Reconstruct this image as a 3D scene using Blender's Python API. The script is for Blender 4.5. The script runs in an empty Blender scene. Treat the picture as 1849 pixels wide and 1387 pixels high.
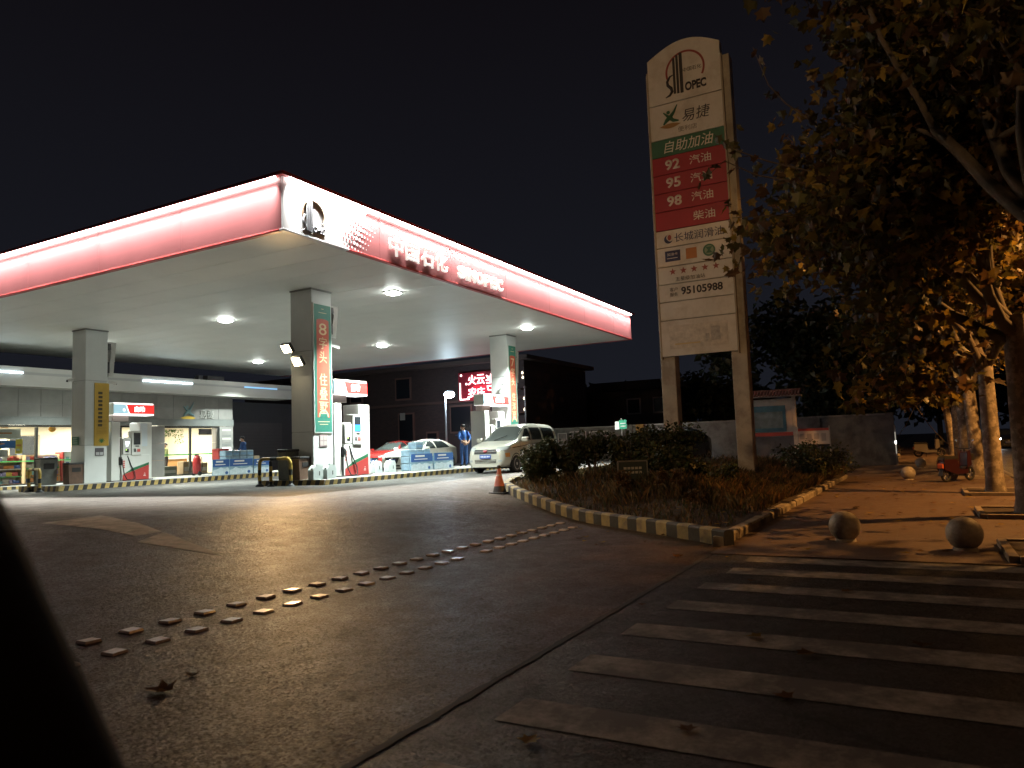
import bpy, math, random
from mathutils import Vector, Matrix
random.seed(7)
R_ = math.radians
sc = bpy.context.scene
col = sc.collection

# ------------------------------------------------------------------ camera
cam = bpy.data.cameras.new('camera')
cam.sensor_fit = 'HORIZONTAL'
cam.sensor_width = 36.0
cam.lens = 25.94
cam.clip_start = 0.05
cam.clip_end = 1500
cam.dof.use_dof = True
cam.dof.focus_distance = 22.0
cam.dof.aperture_fstop = 3.2
camo = bpy.data.objects.new('camera', cam)
col.objects.link(camo)
CR = Matrix(((0.4845925105, -0.0553726398, -0.8729856640),
             (-0.8740156605, -0.0712561787, -0.4806445487),
             (-0.0355910650, 0.9959198902, -0.0829267649)))
camo.matrix_world = Matrix.Translation((0, 0, 1.45)) @ CR.to_4x4()
sc.camera = camo

# ------------------------------------------------------------------ night sky
w = bpy.data.worlds.new('World')
sc.world = w
w.use_nodes = True
nt = w.node_tree
bg = nt.nodes['Background']
tc = nt.nodes.new('ShaderNodeTexCoord')
sep = nt.nodes.new('ShaderNodeSeparateXYZ')
nt.links.new(tc.outputs['Generated'], sep.inputs[0])
rmp = nt.nodes.new('ShaderNodeValToRGB')
rmp.color_ramp.elements[0].position = 0.0
rmp.color_ramp.elements[0].color = (0.0105, 0.0118, 0.0170, 1)   # town glow low over the roofs
rmp.color_ramp.elements[1].position = 0.55
rmp.color_ramp.elements[1].color = (0.0046, 0.0039, 0.0054, 1)
nt.links.new(sep.outputs['Z'], rmp.inputs[0])
nt.links.new(rmp.outputs[0], bg.inputs['Color'])
bg.inputs['Strength'].default_value = 1.0

# ------------------------------------------------------------------ view
sc.view_settings.view_transform = 'Standard'
sc.view_settings.look = 'None'
sc.view_settings.exposure = 0.0
sc.view_settings.gamma = 1.0
sc.view_settings.use_curve_mapping = False
sc.cycles.use_denoising = True
sc.cycles.max_bounces = 6
sc.cycles.diffuse_bounces = 3
sc.cycles.glossy_bounces = 3
sc.cycles.transmission_bounces = 5
sc.cycles.transparent_max_bounces = 12
sc.cycles.sample_clamp_indirect = 4.0
sc.cycles.caustics_reflective = False
sc.cycles.caustics_refractive = False

# strengths of the lamps, seen and added (each lamp is built with its own fitting further down)
P_FASCIA = 93.0       # W per metre of the wash light under the canopy lip
P_DOWN = 1000.0        # canopy downlight
P_STREET = 9000.0     # sodium street lamp
P_MAST = 9000.0      # unseen mast lamp added behind the viewer for the pylon
P_FLOOD = 950.0       # warm flood on the column
P_SHOP = 210.0        # shop ceiling light
P_POST = 160.0        # white yard lamp

# ------------------------------------------------------------------ materials
MATS = {}
def mat(name, c, rough=0.6, metal=0.0, emit=0.0, var=0.0, vs=6.0, bump=0.0, bs=40.0, alpha=None, trans=0.0, spec=None, coat=0.0, c2=None, c2s=3.0, c2t=(0.45, 0.62)):
    if name in MATS: return MATS[name]
    m = bpy.data.materials.new(name); m.use_nodes = True
    n = m.node_tree.nodes; l = m.node_tree.links
    b = n['Principled BSDF']
    b.inputs['Base Color'].default_value = (*c, 1)
    b.inputs['Roughness'].default_value = rough
    b.inputs['Metallic'].default_value = metal
    if spec is not None: b.inputs['Specular IOR Level'].default_value = spec
    if coat: b.inputs['Coat Weight'].default_value = coat
    if trans: b.inputs['Transmission Weight'].default_value = trans
    if emit:
        b.inputs['Emission Color'].default_value = (*c, 1)
        b.inputs['Emission Strength'].default_value = emit
    if alpha is not None: b.inputs['Alpha'].default_value = alpha
    if var or bump or c2:
        t = n.new('ShaderNodeTexCoord')
    if var or c2:
        no = n.new('ShaderNodeTexNoise'); no.inputs['Scale'].default_value = vs; no.inputs['Detail'].default_value = 6
        no.inputs['Roughness'].default_value = 0.62
        l.new(t.outputs['Object'], no.inputs['Vector'])
        r = n.new('ShaderNodeValToRGB')
        r.color_ramp.elements[0].position = 0.3; r.color_ramp.elements[1].position = 0.72
        lo = [max(0, x * (1 - var)) for x in c]; hi = [min(1, x * (1 + var * 0.7)) for x in c]
        r.color_ramp.elements[0].color = (*lo, 1); r.color_ramp.elements[1].color = (*hi, 1)
        l.new(no.outputs['Fac'], r.inputs[0])
        out = r.outputs[0]
        if c2:
            n2 = n.new('ShaderNodeTexNoise'); n2.inputs['Scale'].default_value = c2s; n2.inputs['Detail'].default_value = 8
            n2.inputs['Roughness'].default_value = 0.7
            l.new(t.outputs['Object'], n2.inputs['Vector'])
            r2 = n.new('ShaderNodeValToRGB')
            r2.color_ramp.elements[0].position = c2t[0]; r2.color_ramp.elements[1].position = c2t[1]
            l.new(n2.outputs['Fac'], r2.inputs[0])
            mx = n.new('ShaderNodeMix'); mx.data_type = 'RGBA'
            l.new(r2.outputs[0], mx.inputs[0]); l.new(out, mx.inputs[6]); mx.inputs[7].default_value = (*c2, 1)
            out = mx.outputs[2]
        l.new(out, b.inputs['Base Color'])
    if bump:
        nb = n.new('ShaderNodeTexNoise'); nb.inputs['Scale'].default_value = bs; nb.inputs['Detail'].default_value = 4
        l.new(t.outputs['Object'], nb.inputs['Vector'])
        bp = n.new('ShaderNodeBump'); bp.inputs['Strength'].default_value = bump; bp.inputs['Distance'].default_value = 0.02
        l.new(nb.outputs['Fac'], bp.inputs['Height']); l.new(bp.outputs[0], b.inputs['Normal'])
    MATS[name] = m
    return m

# ------------------------------------------------------------------ mesh builder
class MB:
    """collects polygons and links them as ONE mesh object"""
    def __init__(s): s.v = []; s.f = []; s.mi = []; s.sm = []
    def add(s, vs, fs, m=0, smooth=False):
        k = len(s.v); s.v += [tuple(p) for p in vs]
        for f in fs: s.f.append(tuple(i + k for i in f)); s.mi.append(m); s.sm.append(smooth)
        return s
    def box(s, x0, x1, y0, y1, z0, z1, m=0):
        vs = [(x0, y0, z0), (x1, y0, z0), (x1, y1, z0), (x0, y1, z0), (x0, y0, z1), (x1, y0, z1), (x1, y1, z1), (x0, y1, z1)]
        return s.add(vs, [(0, 3, 2, 1), (4, 5, 6, 7), (0, 1, 5, 4), (1, 2, 6, 5), (2, 3, 7, 6), (3, 0, 4, 7)], m)
    def cbox(s, c, d, m=0, rz=0.0, M=None):
        hx, hy, hz = d[0] / 2, d[1] / 2, d[2] / 2
        vs = [Vector((sx * hx, sy * hy, sz * hz)) for sz in (-1, 1) for sx, sy in ((-1, -1), (1, -1), (1, 1), (-1, 1))]
        T = M if M is not None else Matrix.Rotation(rz, 3, 'Z')
        vs = [T @ v + Vector(c) for v in vs]
        return s.add(vs, [(0, 3, 2, 1), (4, 5, 6, 7), (0, 1, 5, 4), (1, 2, 6, 5), (2, 3, 7, 6), (3, 0, 4, 7)], m)
    def prism(s, poly, a, b, axis='z', m=0):
        """poly in 2D extruded from a to b along axis; axis x: poly=(y,z); y: poly=(x,z); z: poly=(x,y)"""
        n = len(poly)
        def P(p, t): return (t, p[0], p[1]) if axis == 'x' else (p[0], t, p[1]) if axis == 'y' else (p[0], p[1], t)
        vs = [P(p, a) for p in poly] + [P(p, b) for p in poly]
        fs = [tuple(range(n)), tuple(range(2 * n - 1, n - 1, -1))] + [(i, (i + 1) % n, n + (i + 1) % n, n + i) for i in range(n)]
        return s.add(vs, fs, m)
    def tube(s, pts, rads, seg=8, m=0, caps=True, smooth=True, flat=None):
        pts = [Vector(p) for p in pts]; n = len(pts)
        if not hasattr(rads, '__len__'): rads = [rads] * n
        vs = []; up = None
        for i, p in enumerate(pts):
            d = (pts[min(i + 1, n - 1)] - pts[max(i - 1, 0)])
            d = d.normalized() if d.length > 1e-9 else Vector((0, 0, 1))
            if up is None:
                up = Vector((0, 0, 1)) if abs(d.z) < 0.9 else Vector((1, 0, 0))
            a = d.cross(up)
            if a.length < 1e-6: a = d.orthogonal()
            a.normalize(); b = a.cross(d).normalized(); up = b
            for k in range(seg):
                t = 2 * math.pi * k / seg
                vs.append(p + a * (math.cos(t) * rads[i]) + b * (math.sin(t) * rads[i] * (flat or 1)))
        fs = [(i * seg + k, i * seg + (k + 1) % seg, (i + 1) * seg + (k + 1) % seg, (i + 1) * seg + k) for i in range(n - 1) for k in range(seg)]
        s.add(vs, fs, m, smooth)
        if caps:
            s.add([vs[k] for k in range(seg)], [tuple(range(seg - 1, -1, -1))], m)
            s.add([vs[(n - 1) * seg + k] for k in range(seg)], [tuple(range(seg))], m)
        return s
    def lathe(s, prof, seg=20, m=0, c=(0, 0, 0), axis='z', smooth=True):
        vs = []
        for r, h in prof:
            for k in range(seg):
                t = 2 * math.pi * k / seg; a, b = r * math.cos(t), r * math.sin(t)
                p = (a, b, h) if axis == 'z' else (a, h, b) if axis == 'y' else (h, a, b)
                vs.append((p[0] + c[0], p[1] + c[1], p[2] + c[2]))
        n = len(prof)
        fs = [(i * seg + k, i * seg + (k + 1) % seg, (i + 1) * seg + (k + 1) % seg, (i + 1) * seg + k) for i in range(n - 1) for k in range(seg)]
        s.add(vs, fs, m, smooth)
        s.add(vs[:seg], [tuple(range(seg - 1, -1, -1))], m); s.add(vs[-seg:], [tuple(range(seg))], m)
        return s
    def disc(s, c, r, axis='x', seg=20, m=0, r2=None):
        vs = []
        for k in range(seg):
            t = 2 * math.pi * k / seg; a, b = r * math.cos(t), (r2 or r) * math.sin(t)
            vs.append({'x': (c[0], c[1] + a, c[2] + b), 'y': (c[0] + a, c[1], c[2] + b), 'z': (c[0] + a, c[1] + b, c[2])}[axis])
        return s.add(vs, [tuple(range(seg))], m)
    def quad(s, a, b, c, d, m=0): return s.add([a, b, c, d], [(0, 1, 2, 3)], m)
    def build(s, name, mats, parent=None, bev=0.0, label=None, kind=None):
        me = bpy.data.meshes.new(name)
        me.from_pydata(s.v, [], s.f)
        if not isinstance(mats, (list, tuple)): mats = [mats]
        for m in mats: me.materials.append(m)
        me.polygons.foreach_set('material_index', s.mi)
        me.polygons.foreach_set('use_smooth', s.sm)
        me.update()
        o = bpy.data.objects.new(name, me); col.objects.link(o)
        if parent is not None: o.parent = parent
        if bev:
            md = o.modifiers.new('bevel', 'BEVEL'); md.width = bev; md.segments = 2; md.limit_method = 'ANGLE'; md.angle_limit = R_(40)
        if label: o['label'] = label
        if kind: o['kind'] = kind
        return o

def tag(o, label=None, cat=None, group=None, kind=None):
    if label: o['label'] = label
    if cat: o['category'] = cat
    if group: o['group'] = group
    if kind: o['kind'] = kind
    return o

def thing(name, label, cat, loc=(0, 0, 0), rz=0.0, group=None):
    o = bpy.data.objects.new(name, None); col.objects.link(o)
    o.empty_display_size = 0.2
    o.location = loc; o.rotation_euler = (0, 0, rz)
    return tag(o, label, cat, group)

def copy_tree(o, parent=None):
    c = o.copy(); col.objects.link(c); c.parent = parent
    for ch in list(o.children): copy_tree(ch, c)
    return c

FACE_Y = (R_(90), 0, 0)            # lettering on a plane that looks along -Y
FACE_X = (R_(90), 0, R_(-90))      # lettering on a plane that looks along -X
_dg = None
def lettering(name, txt, m, loc, rot, fit=None, size=0.3, ext=0.003, parent=None, bold=0.0, shear=0.0, space=1.0, label=None):
    """text as a mesh, centred on loc; fit=(w,h) stretches it to that box"""
    cu = bpy.data.curves.new(name, 'FONT'); cu.body = txt; cu.size = size; cu.extrude = 0.0; cu.resolution_u = 3
    cu.offset = bold; cu.shear = shear; cu.space_character = space
    t = bpy.data.objects.new('tmp', cu); col.objects.link(t)
    dg = bpy.context.evaluated_depsgraph_get()
    me = bpy.data.meshes.new_from_object(t.evaluated_get(dg))
    bpy.data.objects.remove(t); bpy.data.curves.remove(cu)
    me.name = name
    xs = [v.co.x for v in me.vertices]; ys = [v.co.y for v in me.vertices]
    if not xs: xs = [0, 1]; ys = [0, 1]
    cx, cy = (min(xs) + max(xs)) / 2, (min(ys) + max(ys)) / 2
    wx, wy = max(max(xs) - min(xs), 1e-6), max(max(ys) - min(ys), 1e-6)
    sx = fit[0] / wx if fit else 1; sy = fit[1] / wy if fit else 1
    for v in me.vertices: v.co = ((v.co.x - cx) * sx, (v.co.y - cy) * sy, 0)
    if ext > 0.0:
        import bmesh
        bm = bmesh.new(); bm.from_mesh(me)
        r = bmesh.ops.extrude_face_region(bm, geom=bm.faces[:])
        for g in r['geom']:
            if isinstance(g, bmesh.types.BMVert): g.co.z += ext
        bm.normal_update(); bm.to_mesh(me); bm.free()
    me.materials.clear(); me.materials.append(m)
    o = bpy.data.objects.new(name, me); col.objects.link(o)
    o.location = loc; o.rotation_euler = rot
    if parent is not None: o.parent = parent
    if label: o['label'] = label
    return o

def light(name, kind, loc, energy, color, parent=None, rot=None, aim=None, **kw):
    d = bpy.data.lights.new(name, kind); d.energy = energy; d.color = color
    for k, v in kw.items(): setattr(d, k, v)
    o = bpy.data.objects.new(name, d); col.objects.link(o); o.location = loc
    if rot is not None: o.rotation_euler = rot
    if aim is not None: o.rotation_euler = (Vector(aim) - Vector(loc)).to_track_quat('-Z', 'Y').to_euler()
    if parent is not None: o.parent = parent
    return o

ORD = ['first', 'second', 'third', 'fourth', 'fifth', 'sixth', 'seventh', 'eighth', 'ninth', 'tenth', 'eleventh', 'twelfth', 'thirteenth', 'fourteenth', 'fifteenth', 'sixteenth', 'seventeenth', 'eighteenth', 'nineteenth', 'twentieth', 'twenty-first', 'twenty-second', 'twenty-third', 'twenty-fourth', 'twenty-fifth', 'twenty-sixth', 'twenty-seventh', 'twenty-eighth', 'twenty-ninth', 'thirtieth']
def sstep(a, b, x):
    t = min(1, max(0, (x - a) / (b - a))); return t * t * (3 - 2 * t)
def lerp(a, b, t): return a + (b - a) * t
def interp(xs, ys, x):
    if x <= xs[0]: return ys[0]
    for i in range(len(xs) - 1):
        if x <= xs[i + 1]: return lerp(ys[i], ys[i + 1], (x - xs[i]) / (xs[i + 1] - xs[i]))
    return ys[-1]

# ground height of the forecourt: level by the street, ramp up, then a slight fall towards the shop
def gz(x, y):
    z = interp([-50, 5.4, 6.4, 10.6, 12.0, 15.5, 34, 60], [0, 0, 0.05, 0.45, 0.5, 0.5, 0.345, 0.33], y)
    return z

# =================================================================== GROUND
def noise_node(n, l, src, scale, detail=6, rough=0.6):
    q = n.new('ShaderNodeTexNoise'); q.inputs['Scale'].default_value = scale; q.inputs['Detail'].default_value = detail
    q.inputs['Roughness'].default_value = rough; l.new(src, q.inputs['Vector']); return q.outputs['Fac']
def ramp_node(n, l, src, a, b, ca=(0, 0, 0), cb=(1, 1, 1)):
    q = n.new('ShaderNodeValToRGB'); q.color_ramp.elements[0].position = a; q.color_ramp.elements[1].position = b
    q.color_ramp.elements[0].color = (*ca, 1); q.color_ramp.elements[1].color = (*cb, 1); l.new(src, q.inputs[0]); return q.outputs[0]
def mix_node(n, l, fac, a, b, bt='MIX'):
    q = n.new('ShaderNodeMix'); q.data_type = 'RGBA'; q.blend_type = bt
    if isinstance(fac, float): q.inputs[0].default_value = fac
    else: l.new(fac, q.inputs[0])
    for i, x in ((6, a), (7, b)):
        if isinstance(x, tuple): q.inputs[i].default_value = (*x, 1)
        else: l.new(x, q.inputs[i])
    return q.outputs[2]

def paving(name, ca, cb, stain, joints=None, jc=(0.05, 0.046, 0.04), rough=(0.35, 0.75), bumps=((70, 0.35), (300, 0.5)), dist=0.006, crack=True, facet=None, clean_lit=None):
    m = bpy.data.materials.new(name); m.use_nodes = True
    n = m.node_tree.nodes; l = m.node_tree.links; b = n['Principled BSDF']
    tc = n.new('ShaderNodeTexCoord'); P = tc.outputs['Object']
    c = ramp_node(n, l, noise_node(n, l, P, 0.55, 8, 0.65), 0.3, 0.7, ca, cb)
    c = mix_node(n, l, ramp_node(n, l, noise_node(n, l, P, 130, 3, 0.7), 0.35, 0.7, (0.62, 0.62, 0.62), (1.25, 1.25, 1.25)), c, c, 'MIX') if False else c
    if clean_lit:
        # cleaner, paler concrete round the canopy, also carrying the lit strip's brightness; ragged edge
        c2_ = ramp_node(n, l, noise_node(n, l, P, 0.55, 8, 0.65), 0.3, 0.7, clean_lit[0], clean_lit[1])
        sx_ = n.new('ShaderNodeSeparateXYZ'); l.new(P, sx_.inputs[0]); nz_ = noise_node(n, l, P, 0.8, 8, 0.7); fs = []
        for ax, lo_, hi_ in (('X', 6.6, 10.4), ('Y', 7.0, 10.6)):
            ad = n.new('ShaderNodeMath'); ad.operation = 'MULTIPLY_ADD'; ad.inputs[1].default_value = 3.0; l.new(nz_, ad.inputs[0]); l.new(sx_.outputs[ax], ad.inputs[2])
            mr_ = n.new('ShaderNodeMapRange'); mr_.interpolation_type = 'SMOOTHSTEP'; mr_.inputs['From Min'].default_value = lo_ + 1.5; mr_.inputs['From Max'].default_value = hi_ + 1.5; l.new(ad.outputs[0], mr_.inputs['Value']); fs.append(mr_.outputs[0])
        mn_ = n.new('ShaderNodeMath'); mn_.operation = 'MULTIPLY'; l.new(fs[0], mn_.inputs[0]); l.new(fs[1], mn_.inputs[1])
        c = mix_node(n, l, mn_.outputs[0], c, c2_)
    grain = ramp_node(n, l, noise_node(n, l, P, 75, 4, 0.75), 0.32, 0.70, (0.35, 0.34, 0.33), (1.25, 1.22, 1.18))
    c = mix_node(n, l, 0.8, c, grain, 'MULTIPLY')
    grit = ramp_node(n, l, noise_node(n, l, P, 14, 5, 0.7), 0.35, 0.68, (0.68, 0.66, 0.64), (1.05, 1.05, 1.05))
    c = mix_node(n, l, 0.8, c, grit, 'MULTIPLY')
    st = ramp_node(n, l, noise_node(n, l, P, 0.9, 10, 0.75), 0.56, 0.80)
    c = mix_node(n, l, st, c, stain)
    # tyre-worn longitudinal smears
    mp = n.new('ShaderNodeMapping'); mp.inputs['Scale'].default_value = (0.12, 2.2, 1); l.new(P, mp.inputs[0])
    sm = ramp_node(n, l, noise_node(n, l, mp.outputs[0], 1.0, 5, 0.6), 0.5, 0.75, (1, 1, 1), (0.86, 0.85, 0.84))
    c = mix_node(n, l, 0.8, c, sm, 'MULTIPLY')
    if crack:
        vo = n.new('ShaderNodeTexVoronoi'); vo.feature = 'DISTANCE_TO_EDGE'; vo.inputs['Scale'].default_value = 0.23
        wv = n.new('ShaderNodeTexNoise'); wv.inputs['Scale'].default_value = 1.3; wv.inputs['Detail'].default_value = 5; l.new(P, wv.inputs['Vector'])
        mv = mix_node(n, l, 0.25, P, wv.outputs['Color'])
        l.new(mv, vo.inputs['Vector'])
        ck = ramp_node(n, l, vo.outputs['Distance'], 0.0, 0.006, (0.35, 0.35, 0.35), (1, 1, 1))
        c = mix_node(n, l, 0.7, c, ck, 'MULTIPLY')
    if joints:
        sp = n.new('ShaderNodeSeparateXYZ'); l.new(P, sp.inputs[0])
        for ax, per, off in joints:
            q = n.new('ShaderNodeMath'); q.operation = 'ADD'; q.inputs[1].default_value = off; l.new(sp.outputs[ax], q.inputs[0])
            q2 = n.new('ShaderNodeMath'); q2.operation = 'PINGPONG'; q2.inputs[1].default_value = per / 2; l.new(q.outputs[0], q2.inputs[0])
            q3 = n.new('ShaderNodeMath'); q3.operation = 'LESS_THAN'; q3.inputs[1].default_value = 0.007; l.new(q2.outputs[0], q3.inputs[0])
            c = mix_node(n, l, q3.outputs[0], c, jc)
    l.new(c, b.inputs['Base Color'])
    rr = n.new('ShaderNodeMapRange'); rr.inputs['To Min'].default_value = rough[0]; rr.inputs['To Max'].default_value = rough[1]
    l.new(noise_node(n, l, P, 2.5, 6, 0.7), rr.inputs['Value']); rr.inputs['From Min'].default_value = 0.3; rr.inputs['From Max'].default_value = 0.7
    l.new(rr.outputs[0], b.inputs['Roughness'])
    prev = None
    for s_, st_ in bumps:
        bp = n.new('ShaderNodeBump'); bp.inputs['Strength'].default_value = st_; bp.inputs['Distance'].default_value = dist
        l.new(noise_node(n, l, P, s_, 3, 0.6), bp.inputs['Height'])
        if prev is not None: l.new(prev, bp.inputs['Normal'])
        prev = bp.outputs[0]
    if facet:
        b.inputs['Specular IOR Level'].default_value = facet[2]
        # crystalline aggregate: every grain has a face of its own tilt
        vf = n.new('ShaderNodeTexVoronoi'); vf.inputs['Scale'].default_value = facet[0]; l.new(P, vf.inputs['Vector'])
        s1 = n.new('ShaderNodeVectorMath'); s1.operation = 'SUBTRACT'; s1.inputs[1].default_value = (.5, .5, .5); l.new(vf.outputs['Color'], s1.inputs[0])
        s2 = n.new('ShaderNodeVectorMath'); s2.operation = 'MULTIPLY'; s2.inputs[1].default_value = (facet[1], facet[1], 0); l.new(s1.outputs[0], s2.inputs[0])
        s3 = n.new('ShaderNodeVectorMath'); s3.operation = 'ADD'; l.new(prev, s3.inputs[0]); l.new(s2.outputs[0], s3.inputs[1])
        s4 = n.new('ShaderNodeVectorMath'); s4.operation = 'NORMALIZE'; l.new(s3.outputs[0], s4.inputs[0]); prev = s4.outputs[0]
    l.new(prev, b.inputs['Normal'])
    return m

M_conc = paving('forecourt_concrete', (0.088, 0.086, 0.082), (0.135, 0.132, 0.126), (0.068, 0.064, 0.059), joints=((1, 4.6, 0.9),), rough=(0.38, 0.6), bumps=((42, 1.0), (120, 0.9)), dist=0.006, crack=False, facet=(46, .2, .3))
M_drive = paving('driveway_concrete', (0.068, 0.052, 0.037), (0.106, 0.081, 0.057), (0.050, 0.037, 0.026), joints=((1, 9.2, 0.9),), rough=(0.30, 0.5), bumps=((42, 0.5), (120, 0.5)), dist=0.008, crack=False, facet=(64, .38, .03), clean_lit=((0.090, 0.088, 0.084), (0.138, 0.135, 0.129)))
M_asph = paving('street_asphalt', (0.045, 0.045, 0.046), (0.075, 0.072, 0.07), (0.04, 0.036, 0.032), rough=(0.3, 0.6), bumps=((110, 0.6), (320, 0.6)), dist=0.008, facet=(75, .5, .08))
M_pave = paving('pavement_blocks', (0.110, 0.072, 0.054), (0.160, 0.104, 0.077), (0.075, 0.056, 0.045), joints=((0, 0.2, 0.0), (1, 0.4, 0.0)), jc=(0.10, 0.07, 0.055), rough=(0.55, 0.85), bumps=((60, 0.3), (200, 0.4)), crack=False)
M_earth = mat('bed_earth', (0.034, 0.024, 0.017), 0.95, var=0.5, vs=5, bump=1.0, bs=22, c2=(0.06, 0.038, 0.024), c2s=14)
M_far = mat('far_ground', (0.04, 0.038, 0.034), 0.95, var=0.3, vs=0.3)

g = MB().quad((-300, -300, -0.25), (500, -300, -0.25), (500, 500, -0.25), (-300, 500, -0.25)).build('ground', M_far)
tag(g, kind='structure')

# forecourt: a graded concrete sheet
mb = MB(); nx, ny = 26, 120
xs = [-22 + 64.0 * i / nx for i in range(nx + 1)]; ys = [2.45 + 40.0 * j / ny for j in range(ny + 1)]
mb.add([(x, y, gz(x, y)) for y in ys for x in xs], [(j * (nx + 1) + i, j * (nx + 1) + i + 1, (j + 1) * (nx + 1) + i + 1, (j + 1) * (nx + 1) + i) for j in range(ny) for i in range(nx)], 0, True)
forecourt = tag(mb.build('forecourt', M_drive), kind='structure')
# the carriageway by the driveway mouth and the street beyond the trees
mb = MB()
mb.quad((-22, -30, -0.004), (9.46, -30, -0.004), (9.46, 2.40, -0.004), (-22, 2.40, -0.004))
mb.quad((9.46, -30, -0.10), (420, -30, -0.10), (420, -2.35, -0.10), (9.46, -2.35, -0.10))
road = tag(mb.build('road', M_asph), kind='structure')
mb = MB().box(-22, 9.5, 2.40, 2.452, -0.2, -0.03); rj = random.Random(2); yy = [(2.408 - abs(rj.gauss(0, .008)), 2.44 + abs(rj.gauss(0, .010))) for _ in range(320)]
mb.add([(-22 + i * .1, y, .0025) for i, e in enumerate(yy) if i < 315 for y in e], [(2 * i, 2 * i + 2, 2 * i + 3, 2 * i + 1) for i in range(314)])
tag(mb.build('driveway_joint', mat('tar_joint', (0.012, 0.011, 0.010), 0.8)), kind='structure')
mb = MB().box(9.46, 420, -2.2, 2.448, -0.2, 0.006)
pavement = tag(mb.build('pavement', M_pave), kind='structure')
# street kerb on the carriageway side of the pavement
mk = mat('kerb_granite', (0.30, 0.275, 0.24), 0.8, var=0.3, vs=9, bump=0.3)
sk = thing('street_kerb', None, None); tag(sk, kind='structure')
me0 = MB().box(0.006, 0.994, -2.35, -2.2, -0.2, 0.035).build('kerb_stone', mk, sk, bev=0.012)
me0.location = (9.46, 0, 0)
for i in range(1, 60):
    k = me0.copy(); col.objects.link(k); k.parent = sk; k.location = (9.46 + i, 0, 0)

# ---- zebra crossing over the driveway mouth: worn white bands
M_zebra = bpy.data.materials.new('worn_road_paint'); M_zebra.use_nodes = True
n = M_zebra.node_tree.nodes; l = M_zebra.node_tree.links; b = n['Principled BSDF']
tcz = n.new('ShaderNodeTexCoord')
wear = ramp_node(n, l, noise_node(n, l, tcz.outputs['Object'], 2.2, 10, 0.75), 0.34, 0.56)
fine = ramp_node(n, l, noise_node(n, l, tcz.outputs['Object'], 60, 4, 0.7), 0.35, 0.75, (0.40, 0.38, 0.35), (0.27, 0.255, 0.235))
l.new(mix_node(n, l, wear, fine, (0.085, 0.08, 0.074)), b.inputs['Base Color']); b.inputs['Roughness'].default_value = 0.7
for i, (x0, x1, y1) in enumerate([(8.98, 9.36, 1.93), (8.15, 8.53, 1.95), (7.25, 7.60, 2.02), (6.32, 6.68, 2.05), (5.37, 5.75, 2.10), (4.42, 4.80, 2.1), (3.48, 3.85, 2.1), (2.55, 2.92, 2.1)]):
    s_ = MB().quad((x0, -7.5, 0.0), (x1, -7.5, 0.0), (x1, y1, 0.0), (x0, y1, 0.0)).build('crossing_stripe', M_zebra, road)

# ---- driveway arrow, laid on the ramp
M_arrow = mat('faded_arrow_paint', (0.27, 0.24, 0.19), 0.75, var=0.35, vs=3, c2=(0.13, 0.11, 0.085), c2s=4)
def on_ramp(p, dz=0.005): return (p[0], p[1], gz(*p) + dz)
def band(poly_a, poly_b, k=12):
    mb = MB(); n_ = k
    for i in range(n_):
        q = [(lerp(poly_a[0][0], poly_a[1][0], i / n_), lerp(poly_a[0][1], poly_a[1][1], i / n_)), (lerp(poly_a[0][0], poly_a[1][0], (i + 1) / n_), lerp(poly_a[0][1], poly_a[1][1], (i + 1) / n_)),
             (lerp(poly_b[0][0], poly_b[1][0], (i + 1) / n_), lerp(poly_b[0][1], poly_b[1][1], (i + 1) / n_)), (lerp(poly_b[0][0], poly_b[1][0], i / n_), lerp(poly_b[0][1], poly_b[1][1], i / n_))]
        mb.add([on_ramp(p) for p in q], [(0, 1, 2, 3)])
    return mb
ah = band(((6.52, 7.85), (7.05, 9.75)), ((6.50, 7.86), (6.35, 9.35)))
sh = band(((7.05, 9.80), (7.75, 12.4)), ((6.60, 9.75), (6.60, 12.1)))
ah.add(sh.v, sh.f)
ar = ah.build('driveway_arrow', M_arrow, forecourt)

# ---- two rows of raised road studs across the driveway
M_stud = mat('stud_ceramic', (0.76, 0.66, 0.62), 0.26, var=0.18, vs=30)
M_studs = mat('stud_side', (0.20, 0.15, 0.13), 0.7)
def stud_mesh():
    mb = MB(); a, b_, h = 0.068, 0.060, 0.022
    vs = [(-a, -a, -0.03), (a, -a, -0.03), (a, a, -0.03), (-a, a, -0.03), (-a, -a, 0.004), (a, -a, 0.004), (a, a, 0.004), (-a, a, 0.004), (-b_, -b_, h), (b_, -b_, h), (b_, b_, h), (-b_, b_, h)]
    mb.add(vs, [(0, 1, 5, 4), (1, 2, 6, 5), (2, 3, 7, 6), (3, 0, 4, 7)], 1)
    mb.add(vs, [(8, 9, 10, 11), (4, 5, 9, 8), (5, 6, 10, 9), (6, 7, 11, 10), (7, 4, 8, 11)], 0)
    return mb
st0 = None; rs = random.Random(3)
for row, (x0, y0, nn) in enumerate(((2.50, 5.86, 29), (2.43, 5.42, 28))):
    for i in range(nn):
        x = x0 + i * 0.357; y = y0 - 0.008 * i * 0.3
        if (row == 1 and i in (17,)) or x > 12.3 - (0.45 if row else 0): continue
        if st0 is None: o = st0 = stud_mesh().build('road_stud', [M_stud, M_studs])
        else: o = st0.copy(); col.objects.link(o)
        o.location = (x, y, gz(x, y)); o.rotation_euler = (rs.uniform(-.03, .03), rs.uniform(-.03, .03), rs.uniform(-0.09, 0.09))
        k_ = max(0, (28 if row == 0 else 26) - i); tag(o, 'pale square road stud, %s counted from the striped kerb, row nearer the %s' % (ORD[min(k_, 29)], ('station', 'street')[row]), 'road stud', ('studs in the row nearer the station', 'studs in the row nearer the street')[row])

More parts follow.
